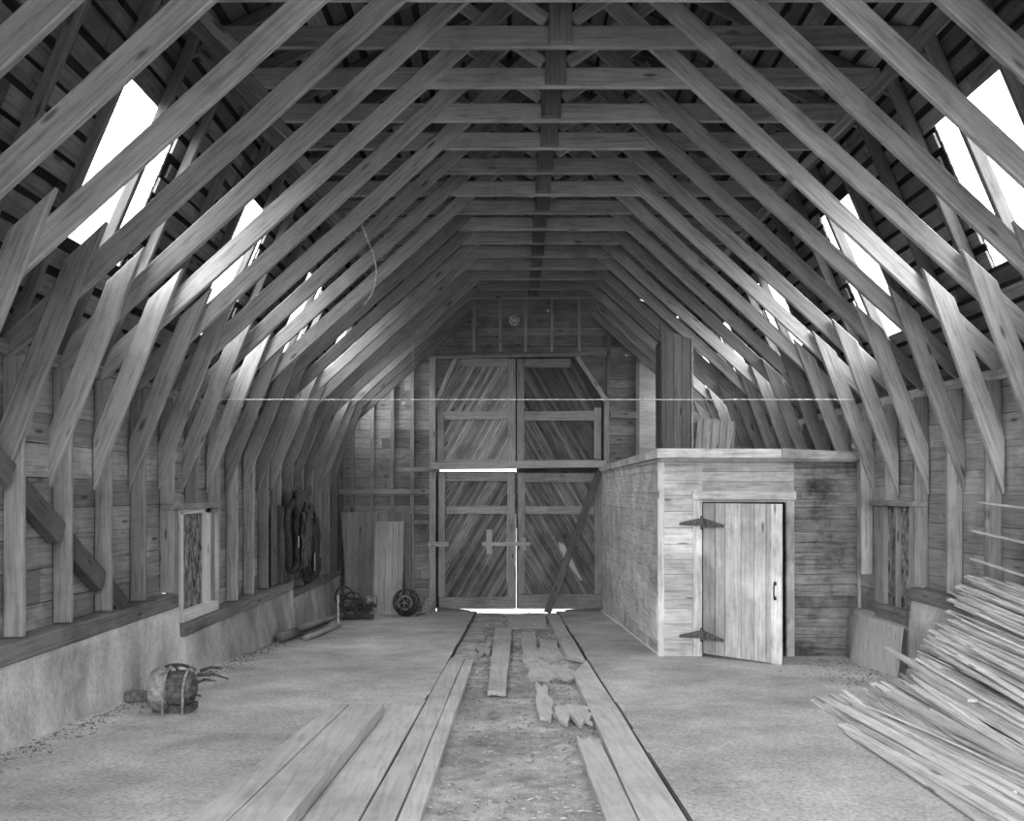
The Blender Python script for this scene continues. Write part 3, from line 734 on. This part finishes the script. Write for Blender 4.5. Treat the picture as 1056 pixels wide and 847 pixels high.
# litter
def litter(name,n,fx,label,mat,size,seed,flat=True):
    rg=random.Random(seed); mb=MB()
    for _ in range(n):
        x,y,z=fx(rg); a=rg.uniform(0,math.pi); l=rg.uniform(.3,1)*size; w=l*rg.uniform(.06,.2)
        d=V((math.cos(a),math.sin(a),rg.uniform(-.15,.2)))*l/2
        mb.bar(V((x,y,z))-d,V((x,y,z))+d,w,.006 if flat else w,(0,0,1) if not flat else (-math.sin(a),math.cos(a),0),rg.uniform(.4,1.05))
    return tag(mb.build(name,mat),label,'debris',None,'stuff')
litter('wood_chips',2200,lambda r:(lambda x,y:(x,y,fz(y)-.026))(r.uniform(-.44,.58),3.2+12*r.random()**1.5),'small chips and straw scattered over the dirt strip','straw',.034,3)
litter('wood_chips',260,lambda r:(lambda y:(-3.2+abs(r.gauss(0,.13)),y,fz(y)+.008))(4.6+9*r.random()),'crumbs and straw along the foot of the left foundation','straw',.03,4)
litter('soil_crumbs',1500,lambda r:(lambda y:(-3.17+abs(r.gauss(0,.12)),y,fz(y)+.008))(4.6+9.5*r.random()),'dark crumbled dirt along the foot of the left foundation','debris',.028,5,False)
litter('soil_crumbs',500,lambda r:(lambda y:(3.45+r.gauss(0,.25),y,fz(y)+.01))(7.3+1.9*r.random()),'dark crumbled dirt between the laths and the granary','debris',.028,6,False)

# ---------------------------------------------------------------- heap of laths
prof=[(2.28,0),(2.63,.03),(3.25,.20),(3.50,.50),(3.62,.68),(3.72,.86),(3.80,1.06)]
arc=[0]
for a,b in zip(prof,prof[1:]): arc.append(arc[-1]+math.dist(a,b))
def on_arc(s):
    for i in range(len(prof)-1):
        if s<=arc[i+1]:
            k=(s-arc[i])/(arc[i+1]-arc[i]); a,b=prof[i],prof[i+1]
            t=(b[0]-a[0],b[1]-a[1]); l=math.hypot(*t)
            return a[0]+t[0]*k,a[1]+t[1]*k,(-t[1]/l,t[0]/l)
    return prof[-1][0],prof[-1][1],(-1,0)
lath_me=[]
for i in range(12):
    rg=random.Random(100+i); L=rg.uniform(2.3,3.3); w=rg.choice((.03,.036,.042,.055)); th=rg.uniform(.008,.014)
    k=9; bx=rg.uniform(-.03,.03); bz=rg.uniform(-.02,.03); rows=[]
    for q in range(k+1):
        y=-L*q/k; t_=q/k; ww=w*(.45+.55*min(1,t_*8+rg.uniform(0,.4))) * (1 if q<k else .6)
        cx=bx*math.sin(math.pi*t_)+rg.uniform(-.002,.002); cz=bz*math.sin(math.pi*t_)
        rows.append([(cx-ww/2,y,cz),(cx+ww/2,y,cz),(cx+ww/2,y,cz+th),(cx-ww/2,y,cz+th)])
    vs=[p for r_ in rows for p in r_]; fs=[[0,1,2,3],[k*4+3,k*4+2,k*4+1,k*4]]
    for q in range(k):
        for c in range(4): a=q*4+c; b=q*4+(c+1)%4; fs.append([b,a,a+4,b+4])
    mb=MB(); mb.add(vs,fs,V((0,1,0)),V((1,0,0)),V((0,0,1)),1.0)
    o=mb.build('wooden_lath','lath',None,origin=(0,0,0)); lath_me.append((o.data,L)); bpy.data.objects.remove(o)
me_=lath_me[1][0].copy(); me_.materials.clear(); me_.materials.append(M['white']); white_lath=(me_,lath_me[1][1])
rg=random.Random(77)
def lath(x,y,z,yaw,pitch,roll,label,group,me=None):
    m=me or rg.choice(lath_me)
    o=bpy.data.objects.new('wooden_lath',m[0]); COL.objects.link(o); o.location=(x,y,z); o.rotation_euler=(pitch,roll,yaw)
    tag(o,label,'lath',group)
NL=240
for i in range(NL):
    s=arc[-1]*((i+rg.random())/NL)**.92
    x,h,nn=on_arc(s)
    dep=abs(rg.gauss(0,.035)) if i%3 else rg.uniform(.04,.14)
    x2=x-nn[0]*dep; h2=max(.002+rg.random()*.006,h-nn[1]*dep)
    x2=min(x2,3.80)
    ye=(6.95 if x<3.0 else 7.0)-(abs(rg.gauss(0,.42)) if x<3.3 else abs(rg.gauss(0,.3)))
    if x<2.45: ye=5.9-rg.random()*.5
    elif x<2.62: ye=6.9-rg.random()*1.3
    z=fz(ye)+h2
    # z on the far end; the pile thins towards the camera
    pitch=math.atan(-.063)-0 if h2<.05 else math.atan(.02+.06*min(1,h2))
    # rotation about x: the lath runs to -y, positive pitch lowers the near end
    if h2<.05: pitch=math.atan(-.063)
    pitch+=rg.gauss(0,.006)*(h2>.05)
    lath(x2,ye,z,rg.gauss(.0,.028)+(-.03 if h2<.1 else -.045),pitch,rg.gauss(0,.25)*(h2>.02),
         'thin split wooden lath in the big heap along the right wall','laths heaped along the right wall')
# stray laths poking out above the heap
for (px,py,d,lab) in ((1010,519,.10,'topmost lath standing clear of the heap in front of the right wall studs'),(1003,548.5,.13,'second highest lath standing clear of the heap at the right wall'),(1001,577,.16,'third highest lath clear of the heap, just above its top'),(978,611,.2,'pale lath slanting along the top edge of the heap below the studs')):
    x=3.86; s=(px-530)/x; y=840/s; z=(508-py)/s
    lath(x,y,z,-.03,math.atan(d*.55),0,lab,None,white_lath)
# a wide pale board on the heap
for (x,y,z,w,L,yaw,lab) in ((2.86,6.25,.17,.09,2.4,-.05,'widest pale board lying on the middle of the lath heap'),(3.2,7.0,.42,.06,1.6,-.10,'pale board with a squared end high on the lath heap'),(2.36,5.8,.012,.06,2.6,-.01,'long board at the outer foot of the lath heap')):
    mb=MB(); a=V((x,y,fz(y)+z)); b=a+V((math.sin(-yaw)*-L,-L,L*.063-z*.35)); mb.bar(a,b,w,.02,(1,0,0)); tag(mb.build('pale_board','pale'),lab,'board')

# ---------------------------------------------------------------- left wall brace
t=thing('diagonal_brace','dark diagonal brace let in between the near left wall studs','brace',(-3.4,6,-.98))
A=V((-3.40,5.10,.36)); B=V((-3.40,7.10,-1.03)); dd=(B-A)
for a,b in ((4.93,5.45),(5.56,6.06),(6.17,6.67),(6.78,7.04)):
    p=A+dd*((a-A.y)/dd.y); q=A+dd*((b-A.y)/dd.y)
    mb=MB(); mb.bar(p,q,.09,.17,(1,0,0),.8); mb.build('brace_block','sill',t,bevel=.005)

# ---------------------------------------------------------------- motor with cage on the floor
mx,my=-2.66,6.38; mz=fz(my)
t=thing('electric_motor','old cylindrical motor with a spout lying on the floor by the left foundation','motor',(mx,my,mz))
ax=V((1,.18,0)).normalized(); c=V((mx,my,mz+.18))
def lathe(mb,prof,c,ax,n=24,tone=1.0):
    o=ax.orthogonal().normalized(); p=ax.cross(o); vs=[];fs=[]
    for (d,r) in prof:
        for k in range(n): a=2*math.pi*k/n; vs.append(c+ax*d+o*math.cos(a)*r+p*math.sin(a)*r)
    m=len(prof)
    for i in range(m-1):
        for k in range(n): l=(k+1)%n; fs.append([i*n+k,i*n+l,(i+1)*n+l,(i+1)*n+k])
    fs.append(list(range(n-1,-1,-1))); fs.append([(m-1)*n+k for k in range(n)])
    mb.add(vs,fs,ax,o,p,tone,True)
mb=MB(); lathe(mb,[(-.06,.10),(-.05,.13),(.0,.135),(.11,.135),(.12,.125),(.14,.125),(.15,.10),(.17,.04)],c,ax); mb.build('motor_body','hinge',t)
mb=MB()
for k in range(16):
    a=k*math.pi/8; o=ax.orthogonal().normalized(); p=ax.cross(o); q=(o*math.cos(a)+p*math.sin(a))*.137; mb.tube([c+ax*.01+q,c+ax*.1+q],.006,5)
mb.build('cooling_rib','iron',t)
mb=MB(); lathe(mb,[(-.17,.125),(-.165,.145),(-.14,.165),(-.09,.172),(-.05,.165),(-.035,.14),(-.03,.10),(-.05,.05)],c,ax); mb.build('end_bell','steel',t)
mb=MB(); lathe(mb,[(-.165,.06),(-.176,.09),(-.172,.122),(-.16,.125)],c,ax); mb.build('bell_mouth','black',t)
mb=MB(); lathe(mb,[(-.36,.03),(-.36,.042),(-.34,.05),(-.23,.05),(-.22,.042),(-.16,.042)],c-V((0,0,.05)),ax); mb.build('spout','hinge',t)
mb=MB(); lathe(mb,[(-.368,.015),(-.361,.03)],c-V((0,0,.05)),ax,12); mb.build('shaft_hole','black',t)
for d,r in ((-.02,.165),(.12,.15)):
    o=ax.orthogonal().normalized(); p=ax.cross(o)
    mb=MB(); q0=c+ax*d
    mb.tube([q0+V((0,-math.sin(a)*r,math.cos(a)*r*1.05)) for a in [k*math.pi/16 for k in range(-4,9)]]+[V((q0.x,q0.y-r-.01,mz+.005))],.011,6); mb.build('frame_hoop','steel',t)
for a,b in (((.17,.03,.10),(.42,.02,.07)),((.17,-.05,.05),(.36,-.10,.08)),((.16,-.08,-.06),(.27,-.16,-.02)),((.17,.08,.12),(.33,.12,.13))):
    mb=MB(); mb.tube([c+V(a),(c+V(a)+V(b)+c)/2+V((0,0,.02)),c+V(b)],[.016,.012,.006],6); mb.build('prong','iron',t)
mb=MB(); mb.tube([c+V((.02+.1*math.cos(k*math.pi/6),0,.155+.03*math.sin(k*math.pi/6))) for k in range(7)],.013,6); mb.build('carry_handle','black',t)
mb=MB(); mb.box(mx-.14,mx+.15,my-.07,my+.09,mz+.004,mz+.06); mb.build('base_plate','iron',t)

# ---------------------------------------------------------------- far left junk
def place(px,py,z_base=0): return floor_at(px,py)
def log(a,b,r,lab,mat='frame',name='pole'):
    mb=MB(); mb.tube([a,(a+b)/2+V((0,0,r*.2)),b],[r,r*.95,r*.85],12); o=mb.build(name,mat); return tag(o,lab,'pole')
def onf(x,y,h): return V((x,y,fz(y)+h))
log(onf(-3.08,10.75,.075),onf(-2.95,12.9,.10),.062,'hollow dark pipe lying along the left foundation',mat='sill',name='pipe')
log(onf(-2.80,10.95,.045),onf(-2.72,12.7,.05),.04,'thinner pale pole lying right of the dark pipe')
log(onf(-2.93,11.1,.16),onf(-2.78,13.2,.15),.045,'pole resting on top of the two lying by the left foundation','sill')
# bent rod
p=onf(-2.72,12.6,0); mb=MB(); mb.tube([p+V((0,0,.52)),p+V((.0,0,.03)),p+V((-.03,-.05,.012)),p+V((-.28,-.35,.012))],.012,6); tag(mb.build('bent_rod','wire'),'pale bent rod standing before the poles at the left','rod')
# implement with spoked wheels
def wheel(mb,c,r,ax,spokes=6,rim=.018):
    ax=V(ax).normalized(); o=ax.orthogonal().normalized(); p=ax.cross(o)
    mb.tube([c+o*math.cos(k*math.pi/12)*r+p*math.sin(k*math.pi/12)*r for k in range(24)],rim,6,closed=True)
    for k in range(spokes):
        a=k*math.pi*2/spokes; mb.tube([c,c+(o*math.cos(a)+p*math.sin(a))*r],rim*.55,5)
    mb.tube([c-ax*.05,c+ax*.05],r*.22,10)
base=onf(-2.75,14.0,0)
t=thing('gear_machine','rusty machine of spoked gear wheels by the far end of the left wall','machine',base)
mb=MB(); wheel(mb,base+V((0,-.1,.27)),.22,(.3,1,0)); mb.build('gear_wheel','iron',t)
mb=MB(); wheel(mb,base+V((-.18,.1,.38)),.18,(.3,1,0)); mb.build('gear_wheel','iron',t)
mb=MB(); wheel(mb,base+V((.10,.15,.17)),.15,(.3,1,0)); mb.build('gear_wheel','iron',t)
mb=MB(); mb.tube([base+V((-.2,0,.38)),base+V((.35,0,.36))],.025,8); mb.tube([base+V((.02,0,.27)),base+V((.38,.05,.24))],.03,8); mb.build('axle','iron',t)
mb=MB(); lathe(mb,[(0,.05),(.0,.07),(.05,.075),(.06,.05),(.12,.05),(.13,.075),(.17,.07),(.17,.03)],base+V((.24,-.12,.36)),V((1,0,0)),14); mb.build('spool','steel',t)
mb=MB(); mb.box(base.x-.28,base.x+.3,base.y+.1,base.y+.2,base.z+.004,base.z+.08); mb.box(base.x-.25,base.x-.2,base.y+.1,base.y+.18,base.z+.08,base.z+.42); mb.box(base.x+.16,base.x+.2,base.y+.1,base.y+.18,base.z+.08,base.z+.3); mb.build('stand','iron',t)
# small pale block beside
c=floor_at(372,631); mb=MB()
mb.prism([c+V((-.12,0,0.003)),c+V((.1,-.02,.003)),c+V((.13,.12,.003)),c+V((-.1,.14,.003))],V((.01,.01,.13)),V((1,0,0))); tag(mb.build('stone_block','concrete',bevel=.02),'pale stone block on the floor before the leaning boards','stone')
# post stub left
c=floor_at(344,633); mb=MB(); mb.box(c.x-.06,c.x+.06,c.y,c.y+.08,c.z,c.z+.58,u=V((0,0,1))); tag(mb.build('post_stub','frame'),'short upright post stub beside the gear machine','post')
# basket like wheel
base=onf(-1.95,14.75,0)
t=thing('wire_reel','dark round wire reel on the floor left of the big doors','reel',base)
mb=MB()
for k in range(5):
    a=k*math.pi/5; mb.tube([base+V((math.cos(a)*math.cos(q*math.pi/10)*.24,math.sin(a)*math.cos(q*math.pi/10)*.24,.25+math.sin(q*math.pi/10)*.24)) for q in range(20)],.014,5,closed=True)
mb.build('cage','iron',t)
mb=MB(); lathe(mb,[(-.18,.05),(-.16,.15),(0,.19),(.16,.15),(.18,.05)],base+V((0,0,.2)),V((0,0,1)),14); mb.build('coil','black',t)
mb=MB(); wheel(mb,base+V((0,-.2,.27)),.12,(0,1,0),5,.02); mb.build('hub','steel',t)
c=floor_at(441,634)
mb=MB(); mb.prism([c+V((-.13,0,.03)),c+V((.03,-.05,.003)),c+V((.09,0,.22)),c+V((-.05,.0,.27))],V((.02,.06,.02)),V((1,0,0))); tag(mb.build('bent_plate','steel'),'pale bent metal plate leaning by the left door post','plate')
mb=MB(); mb.tube([c+V((-.05,-.06,.02)),c+V((-.14,-.2,.03)),c+V((-.18,-.45,.012))],.014,6); tag(mb.build('iron_hook','iron'),'dark curved iron hook lying in front of the bent plate','hook')
# leaning boards at the back left
def lean(x0,x1,y,z0,z1,tilt,name,mat,lab,w,tone,cat='board',x0t=None):
    mb=MB(); rg=random.Random(int(x0*100)+9000)
    f=lambda p:V((p[0],y+(p[1]-z0)*tilt,p[1]))
    planks(mb,[(x0,z0),(x1,z0),(x1,z1),((x0t if x0t is not None else x0),z1)],f,V((0,1,-tilt)).normalized(),math.pi/2,w,.005,.022,tone,.003,rg=rg)
    return tag(mb.build(name,mat),lab,cat)
lean(gx(363),gx(392),15.45,fz(15.45)+.15,-.38,.13,'wide_boards','pale','knotty wide board panel leaning at the back left corner',.13,(.62,.85),x0t=gx(354))
o=lean(gx(391.5),gx(420),15.15,fz(15.15)+.0,-.55,.16,'plank_door','pale','loose three-plank door leaning left of the big doors',.12,(.85,1.1),'door')
lean(gx(393),gx(421),15.62,-1.3,-.36,.05,'wide_boards','frame','board end showing above the loose plank door',.2,(.8,1.0))
mb=MB(); mb.box(gx(421)-.02,gx(421)+.09,15.62,15.72,fz(15.6),-.43,u=V((0,0,1))); tag(mb.build('wooden_post','frame'),'wooden post right of the loose plank door','post')

# tack hanging on the left wall
def blob(mb,c,sx,sy,sz,seed,n=10,m=8):
    vs=[];fs=[]
    for i in range(m+1):
        th=math.pi*i/m
        for k in range(n):
            ph=2*math.pi*k/n; d=V((math.sin(th)*math.cos(ph),math.sin(th)*math.sin(ph),math.cos(th)))
            r=1+.35*noise.noise(d*1.7+V((seed,0,0)))
            vs.append(c+V((d.x*sx*r,d.y*sy*r,d.z*sz*r)))
    for i in range(m):
        for k in range(n): l=(k+1)%n; fs.append([i*n+k,(i+1)*n+k,(i+1)*n+l,i*n+l])
    mb.add(vs,fs,V((0,0,1)),V((0,1,0)),V((1,0,0)),1,True)
t=thing('leather_harness','dark ring-shaped harness with straps hanging on the left wall','tack',(-3.2,12.2,-.5))
mb=MB(); cc=V((-3.2,11.75,-.66)); mb.tube([cc+V((.02*math.sin(k),.26*math.sin(k*math.pi/10),.48*math.cos(k*math.pi/10)+(.05 if k==0 else 0))) for k in range(20)],.045,8,closed=True); mb.build('collar_pad','black',t)
for k,(y,z0,z1) in enumerate(((11.95,-.2,-1.15),(12.3,-.15,-1.3),(12.5,-.3,-1.35),(12.95,-.3,-1.3),(12.7,-.2,-1.0))):
    mb=MB(); mb.tube([V((-3.19,y+R.uniform(-.05,.05),z0+(z1-z0)*q/6+0)) +V((R.uniform(-.02,.03),R.uniform(-.05,.05),0)) for q in range(7)],.028,6); mb.build('strap','black',t)
def crumple(y0,y1,z0,z1,x,sd,label,mat='black'):
    rg=random.Random(sd); ny,nz=9,16; vs=[];fs=[]
    for i in range(nz+1):
        for k in range(ny+1):
            u,v=k/ny,i/nz; e=.05*noise.noise(V((sd,v*5,0))) if k in (0,ny) else 0
            ez=.09*noise.noise(V((sd,u*6,9))) if i in (0,nz) else 0
            y=y0+(y1-y0)*u+e; z=z0+(z1-z0)*v+ez
            vs.append((x+.05*noise.noise(V((sd+y*4,z*4,1)))+.02*noise.noise(V((y*14,z*14,sd))),y,z))
    for i in range(nz):
        for k in range(ny): a=i*(ny+1)+k; fs.append([a,a+1,a+ny+2,a+ny+1])
    mb=MB(); mb.add(vs,fs,V((0,0,1)),V((0,1,0)),V((1,0,0)),1.0)
    o=mb.build('torn_sheet',mat); m=o.modifiers.new('t','SOLIDIFY'); m.thickness=.01
    tag(o,label,'sheet')
crumple(12.15,12.75,-1.15,-.30,-3.17,2,'crumpled dark sheet hanging right of the ring-shaped harness on the left wall','hinge')
crumple(12.82,13.35,-1.40,-.40,-3.19,5,'torn dark sheet hanging farthest back on the left wall','black')
crumple(11.95,12.9,-.33,.05,-3.19,8,'small dark flap of sheet hanging above the others on the left wall','hinge')
mb=MB(); planks(mb,[(11.15,-1.28),(13.3,-1.35),(13.3,-.3),(11.15,-.16)],YZ(-3.315),V((-1,0,0)),math.pi/2,.17,.03,.012,(.6,1.2),.0,rg=random.Random(3)); tag(mb.build('upright_boards','dark'),'dark upright boards nailed over the studs behind the ring-shaped harness','board')
for i,(y,z,h) in enumerate(((11.9,-.72,.16),(12.87,-1.1,.28))):
    mb=MB(); mb.box(-3.155,-3.145,y,y+.035,z-h/2,z+h/2,u=V((0,0,1))); tag(mb.build('wood_strip','wire'),['short pale slat beside the top of the harness on the left wall','longer pale slat low beside the ring-shaped harness'][i],'slat')  # pale strips painted in for bright slits of daylight in the wall

# ---------------------------------------------------------------- wires, ropes, insulators
mb=MB(); 
pts=[V((-3.30+7.1*k/20,9.08,1.035-.0*math.sin(math.pi*k/20))) for k in range(21)]
mb.tube(pts,.006,6); tag(mb.build('steel_wire','wire'),'thin bright wire stretched across the whole barn at plate height','wire')
def rope(name,pts,r,lab,mat='rope'):
    P=[V(p) for p in pts]; out=[]
    for i in range(len(P)-1):
        a=P[max(i-1,0)];b=P[i];c=P[i+1];d=P[min(i+2,len(P)-1)]
        for q in range(6):
            t_=q/6; out.append(.5*((2*b)+(c-a)*t_+(2*a-5*b+4*c-d)*t_*t_+(3*b-a-3*c+d)*t_**3))
    out.append(P[-1]); mb=MB(); mb.tube(out,r,6); return tag(mb.build(name,mat),lab,'rope')
def at(px,py,y): s=840/y; return ((px-530)/s,y,(508-py)/s)
rope('hanging_rope',[at(368,222,8.4),at(372,228,8.4),at(379,247,8.4),at(386,265,8.4),at(388,285,8.4),at(384,302,8.4),at(375,315,8.4)],.009,'pale rope hanging in a curve from the left roof chords')
rope('hanging_rope',[at(384,208,8.6),at(392,225,8.6),at(397,250,8.6),at(396,266,8.6),at(391,268,8.6),at(387,262,8.6)],.006,'thinner rope loop hanging beside the curved rope on the left','frame' )
rope('hanging_rope',[at(425.5,305,13.3),at(426,330,13.3),at(425.5,350,13.3),at(426.5,377,13.3)],.009,'straight pale rope with a hook hanging near the left gable')
rope('hanging_rope',[at(903,420,9.3),at(897,430,9.3),at(889,447,9.3),at(880,458,9.3),at(881,462,9.3),at(890,466,9.3),at(905,469,9.3)],.011,'pale rope looped over the right end of the granary roof')
rope('hanging_rope',[at(894,425,9.3),at(895,440,9.3),at(894,451,9.3)],.008,'short rope end hanging above the right end of the granary')
t=thing('round_reflector','round white disc fixed to the gable above the doors','disc',(0,YB-.14,3.33))
mb=MB(); lathe(mb,[(0,.10),(.02,.11),(.035,.10)],V((0,YB-.17,3.33)),V((0,1,0)),20); mb.build('disc','china',t)
mb=MB(); mb.tube([V((0,YB-.178,3.33))+V((math.cos(k*.5)*(.02+.0045*k),0,math.sin(k*.5)*(.02+.0045*k))) for k in range(16)],.005,5); mb.build('spiral','iron',t)
mb=MB(); mb.tube([V((0,YB-.14,3.33)),V((0,YB,3.33))],.015,6); mb.build('stem','iron',t)
for i,(px,py) in enumerate(((565,321),(645,367),(618,482),(417,417))):
    c=V((gx(px),YB-.09,gzz(py))); mb=MB(); lathe(mb,[(0,.02),(.01,.035),(.03,.02),(.04,.035),(.06,.03),(.085,.015)],c,V((0,1,0)),12)
    tag(mb.build('wire_insulator','china'),['small white insulator on the gable right of the round disc','small white insulator high on the gable right of the upper hatch','small white insulator at the right end of the door header','small white insulator on the gable far left of the upper hatch'][i],'insulator')
# knob-and-tube wires up in the left roof
rope('old_cable',[at(108,112,6.0),at(98,138,6.0),at(84,166,6.0),at(70,205,6.0)],.010,'dark cable with white knobs under the near left roof slope','iron')

# ---------------------------------------------------------------- light and sky
w=bpy.data.worlds.new('overcast'); SC.world=w; w.use_nodes=True; nt=w.node_tree; nt.nodes.clear()
out=nt.nodes.new('ShaderNodeOutputWorld'); bg=nt.nodes.new('ShaderNodeBackground')
tc=nt.nodes.new('ShaderNodeTexCoord'); sp=nt.nodes.new('ShaderNodeSeparateXYZ'); mr=nt.nodes.new('ShaderNodeMapRange')
nt.links.new(tc.outputs['Generated'],sp.inputs[0]); ab=math_(nt,'ABSOLUTE',sp.outputs[0]); nt.links.new(math_(nt,'ADD',sp.outputs[2],math_(nt,'MULTIPLY',ab,.45)),mr.inputs[0])
mr.interpolation_type='SMOOTHSTEP'; mr.inputs[1].default_value=.2; mr.inputs[2].default_value=.95; mr.inputs[3].default_value=1.2; mr.inputs[4].default_value=13
bg.inputs[0].default_value=(1,1,1,1); nt.links.new(mr.outputs[0],bg.inputs[1]); nt.links.new(bg.outputs[0],out.inputs[0])
def lamp(name,kind,loc,rot,energy,**kw):
    l=bpy.data.lights.new(name,kind); l.energy=energy
    for k,v in kw.items(): setattr(l,k,v)
    o=bpy.data.objects.new(name,l); COL.objects.link(o); o.location=loc; o.rotation_euler=rot; return o
# hazy sun through the open end behind the camera
lamp('hazy_sun','SUN',(0,-5,6),(math.radians(90-17),0,math.radians(-13)),2.1,angle=math.radians(45))

cam=bpy.data.cameras.new('camera'); co=bpy.data.objects.new('camera',cam); COL.objects.link(co)
co.location=(0,0,0); co.rotation_euler=(math.radians(90),0,0)
cam.sensor_width=36; cam.lens=840/1056*36; cam.shift_x=(528-530)/1056; cam.shift_y=(508-423.5)/1056; cam.clip_start=.05
SC.camera=co
for o in list(SC.objects):
    if o.parent is None: o.location.z+=ZO
SC.view_settings.view_transform='Standard'; SC.view_settings.look='None'; SC.view_settings.exposure=.3; SC.view_settings.gamma=.84
SC.cycles.use_denoising=True; SC.cycles.max_bounces=10; SC.cycles.diffuse_bounces=5
